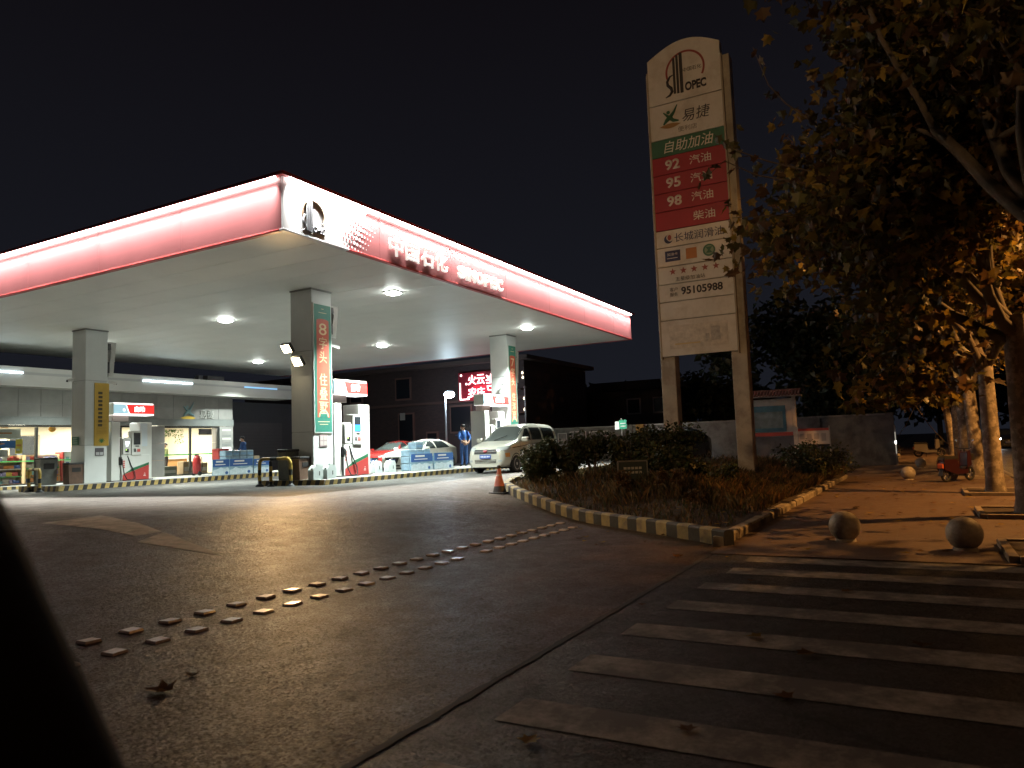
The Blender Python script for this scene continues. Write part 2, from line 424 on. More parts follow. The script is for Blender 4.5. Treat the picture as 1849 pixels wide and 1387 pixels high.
# ---- planting bed between driveway and street
KERB_DRIVE = [(10.15, 2.42), (10.75, 3.15), (11.57, 4.2), (12.62, 5.6), (13.5, 6.6), (14.5, 7.65), (15.35, 8.55), (16.3, 9.35), (17.6, 9.85), (19.5, 10.0), (27.0, 10.2)]
KERB_STREET = [(10.15, 2.42), (27.3, 2.2)]
poly = KERB_DRIVE + [(27.6, 9.6), (27.6, 2.4), (27.3, 2.2)]
def inpoly(x, y):
    r = False; j = len(poly) - 1
    for i in range(len(poly)):
        a, b_ = poly[i], poly[j]
        if (a[1] > y) != (b_[1] > y) and x < (b_[0] - a[0]) * (y - a[1]) / (b_[1] - a[1]) + a[0]: r = not r
        j = i
    return r
def dseg(p, a, b_):
    ax, ay = a; bx, by = b_; t = max(0, min(1, ((p[0] - ax) * (bx - ax) + (p[1] - ay) * (by - ay)) / ((bx - ax) ** 2 + (by - ay) ** 2)))
    return math.hypot(p[0] - ax - t * (bx - ax), p[1] - ay - t * (by - ay))
def dedge(x, y): return min(dseg((x, y), poly[i], poly[(i + 1) % len(poly)]) for i in range(len(poly)))
def bedz(x, y):
    d = dedge(x, y)
    return gz(x, y) + 0.13 + 0.05 * math.sin(x * 1.9 + y) * min(1, d) + 0.50 * sstep(0.1, 3.2, d) * (1 - 0.45 * sstep(5, 10, y))
mb = MB(); st = 0.15; idx = {}
i0, i1, j0, j1 = int(9.9 / st), int(28 / st), int(2.1 / st), int(10.5 / st)
for j in range(j0, j1):
    for i in range(i0, i1):
        cx, cy = (i + .5) * st, (j + .5) * st
        if not inpoly(cx, cy) or dedge(cx, cy) < .09: continue
        f = []
        for a, b_ in ((i, j), (i + 1, j), (i + 1, j + 1), (i, j + 1)):
            if (a, b_) not in idx:
                idx[(a, b_)] = len(mb.v); x, y = a * st, b_ * st
                mb.v.append((x, y, bedz(x, y) if inpoly(x, y) else gz(x, y) + 0.10))
            f.append(idx[(a, b_)])
        mb.f.append(tuple(f)); mb.mi.append(0); mb.sm.append(True)
tag(mb.build('planting_bed', M_earth), kind='structure')

M_ky = mat('kerb_yellow', (0.40, 0.34, 0.17), 0.75, var=0.35, vs=14, c2=(0.20, 0.17, 0.12), c2s=7, bump=0.3)
M_kb = mat('kerb_black', (0.022, 0.024, 0.026), 0.6, var=0.4, vs=14, bump=0.3)
def walk(pts, step):
    out = []; d = 0.0; tot = sum(math.dist(pts[i], pts[i + 1]) for i in range(len(pts) - 1)); k = int(tot / step)
    for q in range(k + 1):
        t = q * step; i = 0
        while i < len(pts) - 2 and t > math.dist(pts[i], pts[i + 1]): t -= math.dist(pts[i], pts[i + 1]); i += 1
        L = math.dist(pts[i], pts[i + 1]); u = min(1, t / L)
        out.append((lerp(pts[i][0], pts[i + 1][0], u), lerp(pts[i][1], pts[i + 1][1], u)))
    return out
def kerb_run(name, pts, step, mats, w=0.16, h=0.21, gap=0.0, side=1):
    root = thing(name, None, None); tag(root, kind='structure'); q = walk(pts, step); rk = random.Random(5)
    for i in range(len(q) - 1):
        a, b_ = Vector((*q[i], 0)), Vector((*q[i + 1], 0)); d = (b_ - a).normalized(); nrm = Vector((-d.y, d.x, 0)) * side
        a2, b2 = a + d * gap, b_ - d * gap; jit = rk.uniform(-0.012, 0.012) if gap else 0
        P = [a2, b2, b2 - nrm * w, a2 - nrm * w]
        za, zb = gz(*q[i]), gz(*q[i + 1]); zz = [za, zb, zb, za]
        mb = MB(); ez = .0025 * (i % 2); zz = [q_ + ez for q_ in zz]; vs = [(p.x + nrm.x * jit, p.y + nrm.y * jit, z - 0.12) for p, z in zip(P, zz)]
        top = [(p.x + nrm.x * jit, p.y + nrm.y * jit, z + h + jit) for p, z in zip(P, zz)]
        # small chamfer on the front top edge
        ch = 0.025
        vs += [(v[0], v[1], v[2] - ch) for v in top[:2]] + top[2:] + [(v[0] - nrm.x * ch, v[1] - nrm.y * ch, v[2]) for v in top[:2]]
        mb.add(vs, [(0, 1, 5, 4), (4, 5, 9, 8), (8, 9, 6, 7), (2, 3, 7, 6), (1, 2, 6, 9, 5), (3, 0, 4, 8, 7), (0, 3, 2, 1)])
        mb.build('kerb_stone', mats[i % len(mats)], root)
    return root
kerb_run('driveway_kerb', KERB_DRIVE, 0.275, [M_kb, M_ky])
M_kg = mat('kerb_concrete', (0.30, 0.255, 0.19), 0.85, var=0.35, vs=7, bump=0.35, c2=(0.16, 0.13, 0.09), c2s=4)
kerb_run('bed_kerb', KERB_STREET, 0.86, [M_kg], h=0.12, gap=0.01, side=-1)
# low kerb along the verge farther down the street, and the verge itself
kerb_run('verge_kerb', [(36.8, 1.15), (62, 1.6)], 1.0, [mk], h=0.14, gap=0.008, side=1)
mb = MB(); 
for i in range(30):
    for j in range(6):
        def vz(x, y): return 0.12 + 0.75 * sstep(1.2, 5.5, y) + 0.08 * math.sin(x * 1.3 + y * 2)
        q = [(36.9 + i, 1.3 + j * .9), (37.9 + i, 1.3 + j * .9), (37.9 + i, 2.2 + j * .9), (36.9 + i, 2.2 + j * .9)]
        mb.add([(x, y, vz(x, y)) for x, y in q], [(0, 1, 2, 3)], 0, True)
tag(mb.build('verge', M_earth), kind='structure')

# =================================================================== CANOPY
def under(o, parent):
    """parent o (built in world coordinates) to a thing without moving it"""
    o.parent = parent
    o.matrix_parent_inverse = (Matrix.Translation(parent.location) @ parent.rotation_euler.to_matrix().to_4x4()).inverted()
    return o
X0, X1, Y0, Y1, ZB, ZT = 11.87, 34.85, 12.30, 36.4, 6.477, 7.75
M_red = mat('fascia_red', (0.235, 0.078, 0.082), 0.45, var=0.08, vs=1.2)
M_wht = mat('fascia_white', (0.74, 0.76, 0.78), 0.45, var=0.05, vs=2)
M_sof = mat('soffit_white', (0.90, 0.92, 0.88), 0.5, var=0.06, vs=0.5)
M_trim = mat('trim_red', (0.42, 0.06, 0.06), 0.4)
M_grey = mat('painted_grey', (0.33, 0.33, 0.33), 0.55, var=0.15, vs=5)
M_dark = mat('dark_metal', (0.035, 0.035, 0.038), 0.5)
M_letw = mat('letter_white', (0.78, 0.76, 0.70), 0.4)
M_letl = mat('letter_glow', (0.90, 0.87, 0.80), 0.4, emit=0.9)  # weak glow put into the letters so their fronts stand out
M_letd = mat('letter_dark', (0.035, 0.032, 0.035), 0.5)

canopy = thing('canopy', 'wide flat station canopy with glowing red fascia and white corner logo', 'canopy', (X0, Y0, ZB))
def cp(mb, name, m, **k): return under(mb.build(name, m, None, **k), canopy)
# roof deck and core
cp(MB().box(X0 + .3, X1 - .3, Y0 + .3, Y1 - .3, 6.6, 7.6), 'roof_deck', M_grey)
# soffit strips
nsp = 20; wsp = (X1 - X0 - 0.2) / nsp
for i in range(nsp):
    a = X0 + 0.1 + i * wsp
    cp(MB().box(a + .006, a + wsp - .006, Y0 + .1, Y1 - .1, ZB + .02, ZB + .06), 'soffit_panel', M_sof)
# fascia panels: front (looks along -Y)
pitch = 3.43
slb, slt = 14.05, 14.86
cp(MB().prism([(X0, ZB + .06), (slb, ZB + .06), (slt, ZT), (X0, ZT)], Y0, Y0 + .05, 'y'), 'fascia_panel', M_wht, label='white corner panel of the fascia')
cp(MB().prism([(slb + .004, ZB + .06), (15.29, ZB + .06), (15.29, ZT), (slt + .004, ZT)], Y0, Y0 + .05, 'y'), 'fascia_panel', M_red)
a = 15.296
while a < X1 - .1:
    b_ = min(a + pitch, X1)
    cp(MB().box(a + .004, b_ - .004, Y0, Y0 + .05, ZB + .06, ZT), 'fascia_panel', M_red); a += pitch
a = Y0 + .05
while a < Y1 - .1:
    b_ = min(a + pitch, Y1)
    cp(MB().box(X0, X0 + .05, a + .004, b_ - .004, ZB + .06, ZT), 'fascia_panel', M_red)
    cp(MB().box(X1 - .05, X1, a + .004, b_ - .004, ZB + .06, ZT), 'fascia_panel', M_red); a += pitch
cp(MB().box(X0, X1, Y1 - .05, Y1, ZB + .06, ZT), 'fascia_panel', M_red)
# bottom bead
cp(MB().box(slb, X1, Y0 - .035, Y0 + .10, ZB, ZB + .055), 'bottom_trim', M_trim, bev=0.012)
cp(MB().box(X0 - .03, slb - .003, Y0 - .035, Y0 + .10, ZB, ZB + .055), 'bottom_trim', M_wht, bev=0.012)
cp(MB().box(X0 - .035, X0 + .10, Y0 + .103, Y1, ZB, ZB + .055), 'bottom_trim', M_trim, bev=0.012)
cp(MB().box(X1 - .10, X1 + .035, Y0 + .103, Y1, ZB, ZB + .055), 'bottom_trim', M_trim, bev=0.012)
# top lip with the wash lights under it
LP = 0.16
lip = cp(MB().box(X0 - LP, X1 + LP, Y0 - LP, Y0 + .06, ZT + .003, ZT + .05).box(X0 - LP, X0 + .06, Y0 + .063, Y1, ZT + .003, ZT + .05), 'top_lip', M_trim)
cp(MB().box(X0 - LP, X1 + LP, Y0 - LP - .012, Y0 - LP, ZT - .03, ZT + .05).box(X0 - LP - .012, X0 - LP, Y0 - LP, Y1, ZT - .03, ZT + .05), 'lip_edge', M_trim)
M_led = mat('led_strip', (1.0, 0.96, 0.90), emit=26.0)
FL = 3.1
def strip(cx, cy, alongx):
    ln = FL
    if alongx: mb = MB().box(cx - ln / 2, cx + ln / 2, cy - .022, cy + .022, ZT - .045, ZT + .002, 0)
    else: mb = MB().box(cx - .022, cx + .022, cy - ln / 2, cy + ln / 2, ZT - .045, ZT + .002, 0)
    f = cp(mb, 'wash_light', M_led)
    lo = light('wash_lamp', 'AREA', (cx, cy, ZT - .055), P_FASCIA * ln, (1.0, 0.96, 0.90), shape='RECTANGLE', size=ln, size_y=0.04, spread=R_(58))
    lo.rotation_euler = (R_(-5), 0, 0) if alongx else (R_(-5), 0, R_(-90))
    under(lo, canopy)
for axis, p0, p1 in ((True, X0 + .12, X1 - .05), (False, Y0 + .16, Y1 - .1)):
    step = (p1 - p0) / 7; FL = step - .03
    for i in range(7):
        if axis: strip(p0 + step * (i + .5), Y0 - .062, True)
        else: strip(X0 - .062, p0 + step * (i + .5), False)

# raised letters on the front fascia
for i, (ch, cx, w_) in enumerate((('中', 15.95, .60), ('国', 16.68, .60), ('石', 17.41, .62), ('化', 18.12, .62))):
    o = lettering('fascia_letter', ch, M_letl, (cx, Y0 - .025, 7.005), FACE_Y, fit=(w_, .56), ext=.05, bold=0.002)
    under(o, canopy)
x = 19.05
for ch, w_ in zip('SINOPEC', (.37, .11, .40, .42, .38, .34, .38)):
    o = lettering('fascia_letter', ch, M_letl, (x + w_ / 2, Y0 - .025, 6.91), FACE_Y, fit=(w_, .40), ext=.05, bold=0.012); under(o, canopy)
    x += w_ + .062

# round emblem: ring, bars, S and NOPEC, in the plane (u right, z up)
def emblem(parent, cu, cz, r, plane, off, mats, ext=0.02, script=True):
    """plane 'y': u=+X at Y=off, looks -Y.  plane 'x': u=-Y at X=off, looks -X."""
    mr, mdk = mats
    def T(u, v, d): return (cu + u * r, off - d, cz + v * r) if plane == 'y' else (off - d, cu - u * r, cz + v * r)
    rot = FACE_Y if plane == 'y' else FACE_X
    out = []
    mb = MB(); n_ = 40; vs = []
    a0, a1 = R_(-28), R_(205)
    for i in range(n_ + 1):
        t = a0 + (a1 - a0) * i / n_
        for rr, d in ((1.0, 0), (1.0, ext), (0.90, ext), (0.90, 0)): vs.append(T(rr * math.cos(t), rr * math.sin(t), d))
    mb.add(vs, [(i * 4 + k, i * 4 + (k + 1) % 4, (i + 1) * 4 + (k + 1) % 4, (i + 1) * 4 + k) for i in range(n_) for k in range(4)])
    out.append(mb.build('emblem_ring', mr))
    for u0, u1, v0, v1 in ((-.62, -.50, -1.12, .74), (-.45, -.33, -1.14, .86), (-.28, -.12, -1.16, .93)):
        mb = MB(); q = [T(u, v, d) for d in (0, ext * 1.3) for u, v in ((u0, v0), (u1, v0), (u1, v1), (u0, v1))]
        mb.add(q, [(4, 5, 6, 7), (0, 1, 5, 4), (1, 2, 6, 5), (2, 3, 7, 6), (3, 0, 4, 7)]); out.append(mb.build('emblem_bar', mdk))
    # the long S stroke
    mb = MB(); cur = [(-.62, -.12), (-.78, -.18), (-.93, -.42), (-.90, -.62), (-.74, -.80), (-.70, -.98), (-.82, -1.15), (-1.05, -1.22)]
    mb.tube([T(u, v, ext * .6) for u, v in cur], [r * q for q in (.02, .05, .07, .08, .09, .08, .06, .02)], 6); out.append(mb.build('emblem_stroke', mdk))
    out.append(lettering('emblem_letters', 'OPEC', mdk, T(.49, -.90, .002), rot, fit=(1.06 * r, .46 * r), ext=ext, bold=0.012))
    if script: out.append(lettering('emblem_script', '中国石化', mdk, T(.36, -.02, .002), rot, fit=(.92 * r, .22 * r), ext=ext * .5))
    for o in out: under(o, parent)
emblem(canopy, 12.82, 7.08, .375, 'y', Y0, (mat('emblem_bronze', (0.34, 0.25, 0.18), 0.4, 0.2), mat('emblem_steel', (0.30, 0.32, 0.35), 0.35, 0.3)), ext=.03, script=False)
# halftone dots either side of the slanted colour change
mbr, mbw = MB(), MB()
for row in range(7):
    z = 6.60 + row * .135
    bx = lerp(slb, slt, (z - ZB - .06) / (ZT - ZB - .06))
    for k in range(5):
        rr = (.052, .042, .032, .023, .015)[k] * (1.0 if 0 < row < 6 else .7)
        mbr.disc((bx - .09 - k * .115, Y0 - .004, z + .02 * k), rr, 'y', 10)
        mbw.disc((bx + .09 + k * .115, Y0 - .004, z - .02 * k), rr, 'y', 10)
cp(mbr, 'halftone_dots', M_red); cp(mbw, 'halftone_dots', M_wht)

# ------------------------------------------------------------------ canopy downlights
M_diff = mat('lamp_diffuser', (0.94, 1.0, 0.94), emit=85.0)
dl_spots = [(18.65, 14.5, 'nearest the white corner logo'), (18.68, 22.35, 'between the two left columns'), (27.93, 22.45, 'over the parked white hatchback'), (27.93, 14.55, 'beside the far right column'), (28.2, 31.2, 'above the shop end'), (18.65, 30.3, 'behind the left column'), (12.9, 22.4, 'near the left fascia')]
dl0 = None
for i, (x, y, wh) in enumerate(dl_spots[:6]):
    if dl0 is None:
        t = dl0 = thing('canopy_downlight', '', 'ceiling light')
        MB().box(-.23, .23, -.23, .23, -.014, .03).build('frame', mat('lamp_frame', (0.55, 0.55, 0.52), 0.5), t, bev=.006)
        MB().add([(-.19, -.19, -.016), (.19, -.19, -.016), (.19, .19, -.016), (-.19, .19, -.016), (-.14, -.14, -.075), (.14, -.14, -.075), (.14, .14, -.075), (-.14, .14, -.075)], [(0, 4, 5, 1), (1, 5, 6, 2), (2, 6, 7, 3), (3, 7, 4, 0), (4, 7, 6, 5)]).build('diffuser', M_diff, t)
        light('lamp', 'AREA', (0, 0, -.10), P_DOWN, (0.88, 1.0, 0.95), t, shape='SQUARE', size=.28, spread=R_(108))
    else: t = copy_tree(dl0)
    t.location = (x, y, ZB)
    tag(t, 'recessed white ceiling light in the canopy, ' + wh, 'ceiling light', 'ceiling lights under the canopy')

# ------------------------------------------------------------------ pump islands
M_isl = mat('island_concrete', (0.30, 0.29, 0.27), 0.8, var=0.2, vs=3, bump=0.2)
M_iy = mat('island_yellow', (0.46, 0.33, 0.10), 0.6, var=0.3, vs=12, c2=(0.22, 0.16, 0.08), c2s=6)
M_ib = mat('island_black', (0.03, 0.028, 0.026), 0.6, var=0.3, vs=10)
def island(label, x0, x1, y0, y1, z0, z1):
    t = thing('pump_island', label, 'island', (x0, y0, z0), group='pump islands')
    h = z1 - z0; L = x1 - x0; W = y1 - y0
    MB().box(.012, L - .012, .012, W - .012, -.06, h).build('slab', M_isl, t, bev=.01)
    p = .168; proto = {}
    n_ = int(L / p)
    for i in range(n_):
        m = (M_iy, M_ib)[i % 2]
        if m.name not in proto:
            sh = .09
            mb = MB().prism([(-p / 2, -.05), (p / 2, -.05), (p / 2 + sh * .8, h - .012), (-p / 2 + sh * .8, h - .012)], -.008, .004, 'y')
            o = proto[m.name] = mb.build('kerb_stripe', m, t)
        else: o = proto[m.name].copy(); col.objects.link(o); o.parent = t
        o.location = (.09 + p * i, 0.008, 0)
    for i in range(int(W / p)):
        o = proto[(M_iy, M_ib)[i % 2].name].copy(); col.objects.link(o); o.parent = t
        o.location = (0.008, W - .1 - p * i, 0); o.rotation_euler = (0, 0, R_(-90))
    return t
Z1, Z2 = .655, .60
island('long pump island with striped kerb, nearer the street', 16.15, 31.5, 15.2, 17.8, .495, Z1)
island('pump island with striped kerb in front of the shop', 15.15, 31.5, 26.75, 29.3, .40, Z2)

# ------------------------------------------------------------------ columns
M_col = mat('column_cladding', (0.66, 0.68, 0.66), 0.42, var=0.06, vs=1.5)
def column(x, y, z, label):
    t = thing('canopy_column', label, 'column', (x, y, z), group='columns under the canopy')
    H = ZB + .02 - z; a = .88
    cuts = [0, 1.42, 3.9, H - .05]
    for i in range(3):
        MB().box(0, a, 0, a, cuts[i] + (.004 if i else -.01), cuts[i + 1] - .004).build('cladding_panel', M_col, t, bev=.02)
    MB().box(.012, a - .012, .012, a - .012, .01, H).build('core', M_grey, t)
    MB().box(-.015, a + .015, -.015, a + .015, H - .05, H - .004).build('top_collar', mat('collar_grey', (0.25, 0.25, 0.24), 0.6), t)
    return t
column(16.60, 16.05, Z1, 'pale clad column with the green and red banner and two warm floodlights')
column(28.95, 16.15, Z1, 'pale clad column behind the silver van')
column(16.62, 27.65, Z2, 'pale clad column carrying the tall yellow sign')

# ------------------------------------------------------------------ banners on the columns
M_bw = mat('banner_white', (0.66, 0.70, 0.66), 0.5)
M_bg = mat('banner_green', (0.035, 0.20, 0.15), 0.55, var=0.15, vs=8)
M_br = mat('banner_red', (0.55, 0.105, 0.06), 0.55, var=0.10, vs=6)
M_gold = mat('banner_gold', (0.80, 0.66, 0.40), 0.5)
def banner(x0, x1, z0, z1, y, label, chars):
    t = thing('banner_board', label, 'banner', ((x0 + x1) / 2, y, z0)); w_ = x1 - x0; h = z1 - z0
    MB().box(-w_ / 2, w_ / 2, 0, .03, 0, h).build('board', M_bw, t, bev=.006)
    MB().box(-w_ / 2 + .035, w_ / 2 - .035, -.004, .004, .04, h - .04).build('green_ground', M_bg, t)
    rw = w_ * .33
    pts = [(-rw, h * .12), (rw, h * .12), (rw, h * .865)] + [(rw * math.cos(R_(a_)), h * .865 + .06 * math.sin(R_(a_))) for a_ in range(15, 170, 15)] + [(-rw, h * .865)]
    MB().prism(pts, -.0065, -.003, 'y').build('red_ground', M_br, t)
    ar = MB(); rr = rw * .82; n_ = 14
    for i in range(n_):
        a0, a1 = math.pi * i / n_, math.pi * (i + 1) / n_
        ar.add([(rr * math.cos(a0), -.010, h * .125 + rr * math.sin(a0)), (rr * math.cos(a1), -.010, h * .125 + rr * math.sin(a1)), (rr * .8 * math.cos(a1), -.010, h * .125 + rr * .8 * math.sin(a1)), (rr * .8 * math.cos(a0), -.010, h * .125 + rr * .8 * math.sin(a0))], [(0, 1, 2, 3)])
    ar.build('arch_ornament', M_gold, t)
    MB().prism([(-rr * .78, h * .12), (rr * .78, h * .12)] + [(rr * .78 * math.cos(R_(a_)), h * .12 + rr * .78 * math.sin(R_(a_))) for a_ in range(15, 180, 15)], -.0095, -.0068, 'y').build('arch_field', M_bg, t)
    zc = h * .80
    for c_ in chars:
        if c_ == ' ': zc -= .26; continue
        lettering('banner_letter', c_, M_gold, (0, -.0068, zc), FACE_Y, fit=(rw * 1.25, .37), ext=.004, parent=t); zc -= .435
    for zz, ww in ((h * .955, .10), (h * .925, .34), (h * .235, .42), (h * .22, .30), (h * .085, .5), (h * .065, .36)):
        MB().box(-ww * w_ / 1.6, ww * w_ / 1.6, -.0095, -.0068, zz, zz + .018).build('small_print', M_gold, t)
    return t
banner(16.64, 17.44, 2.03, 6.05, 16.02, 'green and red vertical banner with gold characters on the nearest column', '8字头 住叠墅')
banner(29.02, 29.76, 2.03, 6.02, 16.12, 'orange and green vertical banner on the column behind the van', '7字头 住洋房')
# small framed notices on the column faces
def plaque(name, label, x0, x1, z0, z1, y, m, rows=2, mm=None):
    t = thing(name, label, 'notice', ((x0 + x1) / 2, y, z0)); w_, h = x1 - x0, z1 - z0
    MB().box(-w_ / 2, w_ / 2, 0, .018, 0, h).build('plate', m, t, bev=.004)
    for r in range(rows):
        for c_ in range(2):
            MB().box(-w_ * .42 + c_ * w_ * .45, -w_ * .42 + c_ * w_ * .45 + w_ * .38, -.004, .002, h * (.1 + r * .45), h * (.1 + r * .45) + h * .36).build('pictogram', mm or M_letw, t)
    return t
plaque('notice_plate', 'small grid of four pictograms under the green and red banner', 16.86, 17.2, 1.62, 1.98, 16.03, mat('plaque_mauve', (0.36, 0.27, 0.27), 0.6), 2, mat('plaque_pale', (0.5, 0.44, 0.42), 0.6))
# tall yellow sign on the left column
M_yel = mat('sign_yellow', (0.52, 0.33, 0.055), 0.3, var=0.12, vs=3)
t = thing('yellow_sign', 'tall glossy yellow sign with dark characters on the left column', 'sign', (17.26, 27.62, 2.0))
MB().box(-.29, .29, 0, .025, 0, 2.42).build('board', M_yel, t, bev=.006)
for k in range(9):
    MB().box(-.15 + (k % 2) * .012, .02, -.005, .003, 1.98 - k * .155, 2.08 - k * .155).build('character', mat('sign_ink', (0.06, 0.045, 0.02), 0.6), t)
for k in range(10):
    MB().box(-.2, .2, -.004, .003, .98 - k * .055, .992 - k * .055).build('print_line', mat('sign_ink2', (0.30, 0.18, 0.03), 0.6), t)
lf = MB()
for a_ in range(-70, 71, 20):
    dx, dz = math.sin(R_(a_)), math.cos(R_(a_))
    lf.add([(0, -.01, .10), (dx * .12 - dz * .025, -.01, .10 + dz * .13), (dx * .2, -.01, .10 + dz * .21), (dx * .12 + dz * .025, -.01, .10 + dz * .13)], [(0, 1, 2, 3)])
lf.build('plant_print', mat('print_green', (0.03, 0.12, 0.03), 0.6), t)
t = plaque('notice_plate', 'small dark photo notice below the tall yellow sign', 17.02, 17.36, 1.62, 1.92, 27.62, mat('plaque_dark', (0.10, 0.09, 0.10), 0.5), 1, mat('plaque_dim', (0.45, 0.45, 0.45), 0.6))
t = thing('green_plate', 'small green plate on the shop side of the left column', 'sign', (16.60, 28.2, 2.05))
MB().box(-.018, 0, -.22, .22, 0, .32).build('plate', mat('plate_green', (0.02, 0.16, 0.10), 0.5), t, bev=.004)
for k in range(3): MB().box(-.023, -.016, -.16, .12, .07 + k * .08, .1 + k * .08).build('print_line', mat('plate_print', (0.25, 0.4, 0.32), 0.6), t)

# ------------------------------------------------------------------ floodlights, loudspeakers and cameras on the columns
M_hous = mat('lamp_housing', (0.10, 0.10, 0.10), 0.5)
M_floodlens = mat('flood_lens', (1.0, 0.80, 0.48), emit=45.0)
for i, (y, z, wh) in enumerate(((16.86, 4.66, 'upper of the pair'), (16.42, 4.22, 'lower of the pair'))):
    t = thing('floodlight', 'lit warm floodlight on the banner column, ' + wh, 'floodlight', (16.60, y, z), group='floodlights on the column')
    T = Matrix.Rotation(R_(-35), 3, 'Y')
    MB().tube([(0, 0, -.02), (-.12, 0, -.05)], .018, 6).build('bracket', M_dark, t)
    MB().cbox((-.2, 0, .02), (.12, .38, .32), M=T).build('housing', M_hous, t, bev=.02)
    le = MB(); c = Vector((-.2, 0, .02)) + T @ Vector((-.064, 0, 0))
    qs = [c + T @ Vector((0, a_, b_)) for a_, b_ in ((-.16, -.13), (.16, -.13), (.16, .13), (-.16, .13))]
    le.add(qs, [(0, 3, 2, 1)]); le.add([q + T @ Vector((.02, 0, 0)) for q in qs], [(0, 1, 2, 3)]); le.build('lens', M_floodlens, t)
    light('lamp', 'SPOT', (-.30, 0, -.05), P_FLOOD, (1.0, 0.60, 0.25), t, aim=(-9.5 + 2 * i, -8.5, -4.2), spot_size=R_(84), spot_blend=.8, shadow_soft_size=.10)
M_spk = mat('speaker_grey', (0.45, 0.44, 0.41), 0.6, var=0.1)
def speaker(x, y, z, label, h=1.0):
    t = thing('loudspeaker', label, 'loudspeaker', (x, y, z), group='loudspeakers on the columns')
    MB().prism([(.04, 0), (.22, 0), (.34, h), (.02, h), (.16, h * .72), (.1, h * .45)], -.14, .14, 'y').build('cabinet', M_spk, t, bev=.01)
    MB().prism([(.03, h * .78), (.14, h * .78), (.12, h * .96), (.03, h * .96)], -.146, .12, 'y').build('grille', M_dark, t)
    MB().prism([(.03, h * .1), (.08, h * .1), (.08, h * .42), (.03, h * .42)], -.146, .12, 'y').build('grille', M_dark, t)
    MB().box(0, .05, -.03, .03, h * .2, h * .8).build('bracket', M_dark, t)
speaker(17.48, 16.22, 5.05, 'grey column loudspeaker beside the top of the green and red banner')
speaker(17.48, 16.6, 3.75, 'grey column loudspeaker just above the nearest lit pump sign', .85)
speaker(29.83, 16.35, 4.35, 'pale column loudspeaker on the column behind the van', 1.45)
speaker(17.50, 27.8, 4.7, 'grey column loudspeaker on the left column', 1.35)
def cctv(x, y, z, rz, label):
    t = thing('security_camera', label, 'camera', (x, y, z), rz, group='cameras on the columns')
    T = Matrix.Rotation(R_(14), 3, 'Y')
    MB().cbox((.34, 0, .02), (.30, .085, .085), M=T).build('housing', mat('cam_white', (0.6, 0.6, 0.58), 0.4), t, bev=.01)
    MB().cbox((.32, 0, .075), (.36, .11, .012), M=T).build('sun_shield', MATS['cam_white'], t)
    MB().lathe([(.035, .0), (.035, .01)], 12, 0, (.49, 0, -.02), 'x').build('lens', M_dark, t)
    MB().tube([(0, 0, -.08), (.1, 0, -.1), (.2, 0, -.03), (.26, 0, .0)], .014, 6).build('bracket', M_spk, t)
cctv(17.50, 28.0, 4.45, R_(-25), 'white camera on the shop-facing right of the left column')
cctv(16.62, 28.2, 4.48, R_(200), 'white camera on the left side of the left column')
cctv(17.48, 16.35, 4.78, R_(-20), 'white camera under the loudspeaker of the banner column')
cctv(28.95, 16.4, 4.2, R_(205), 'small camera on the column behind the van')

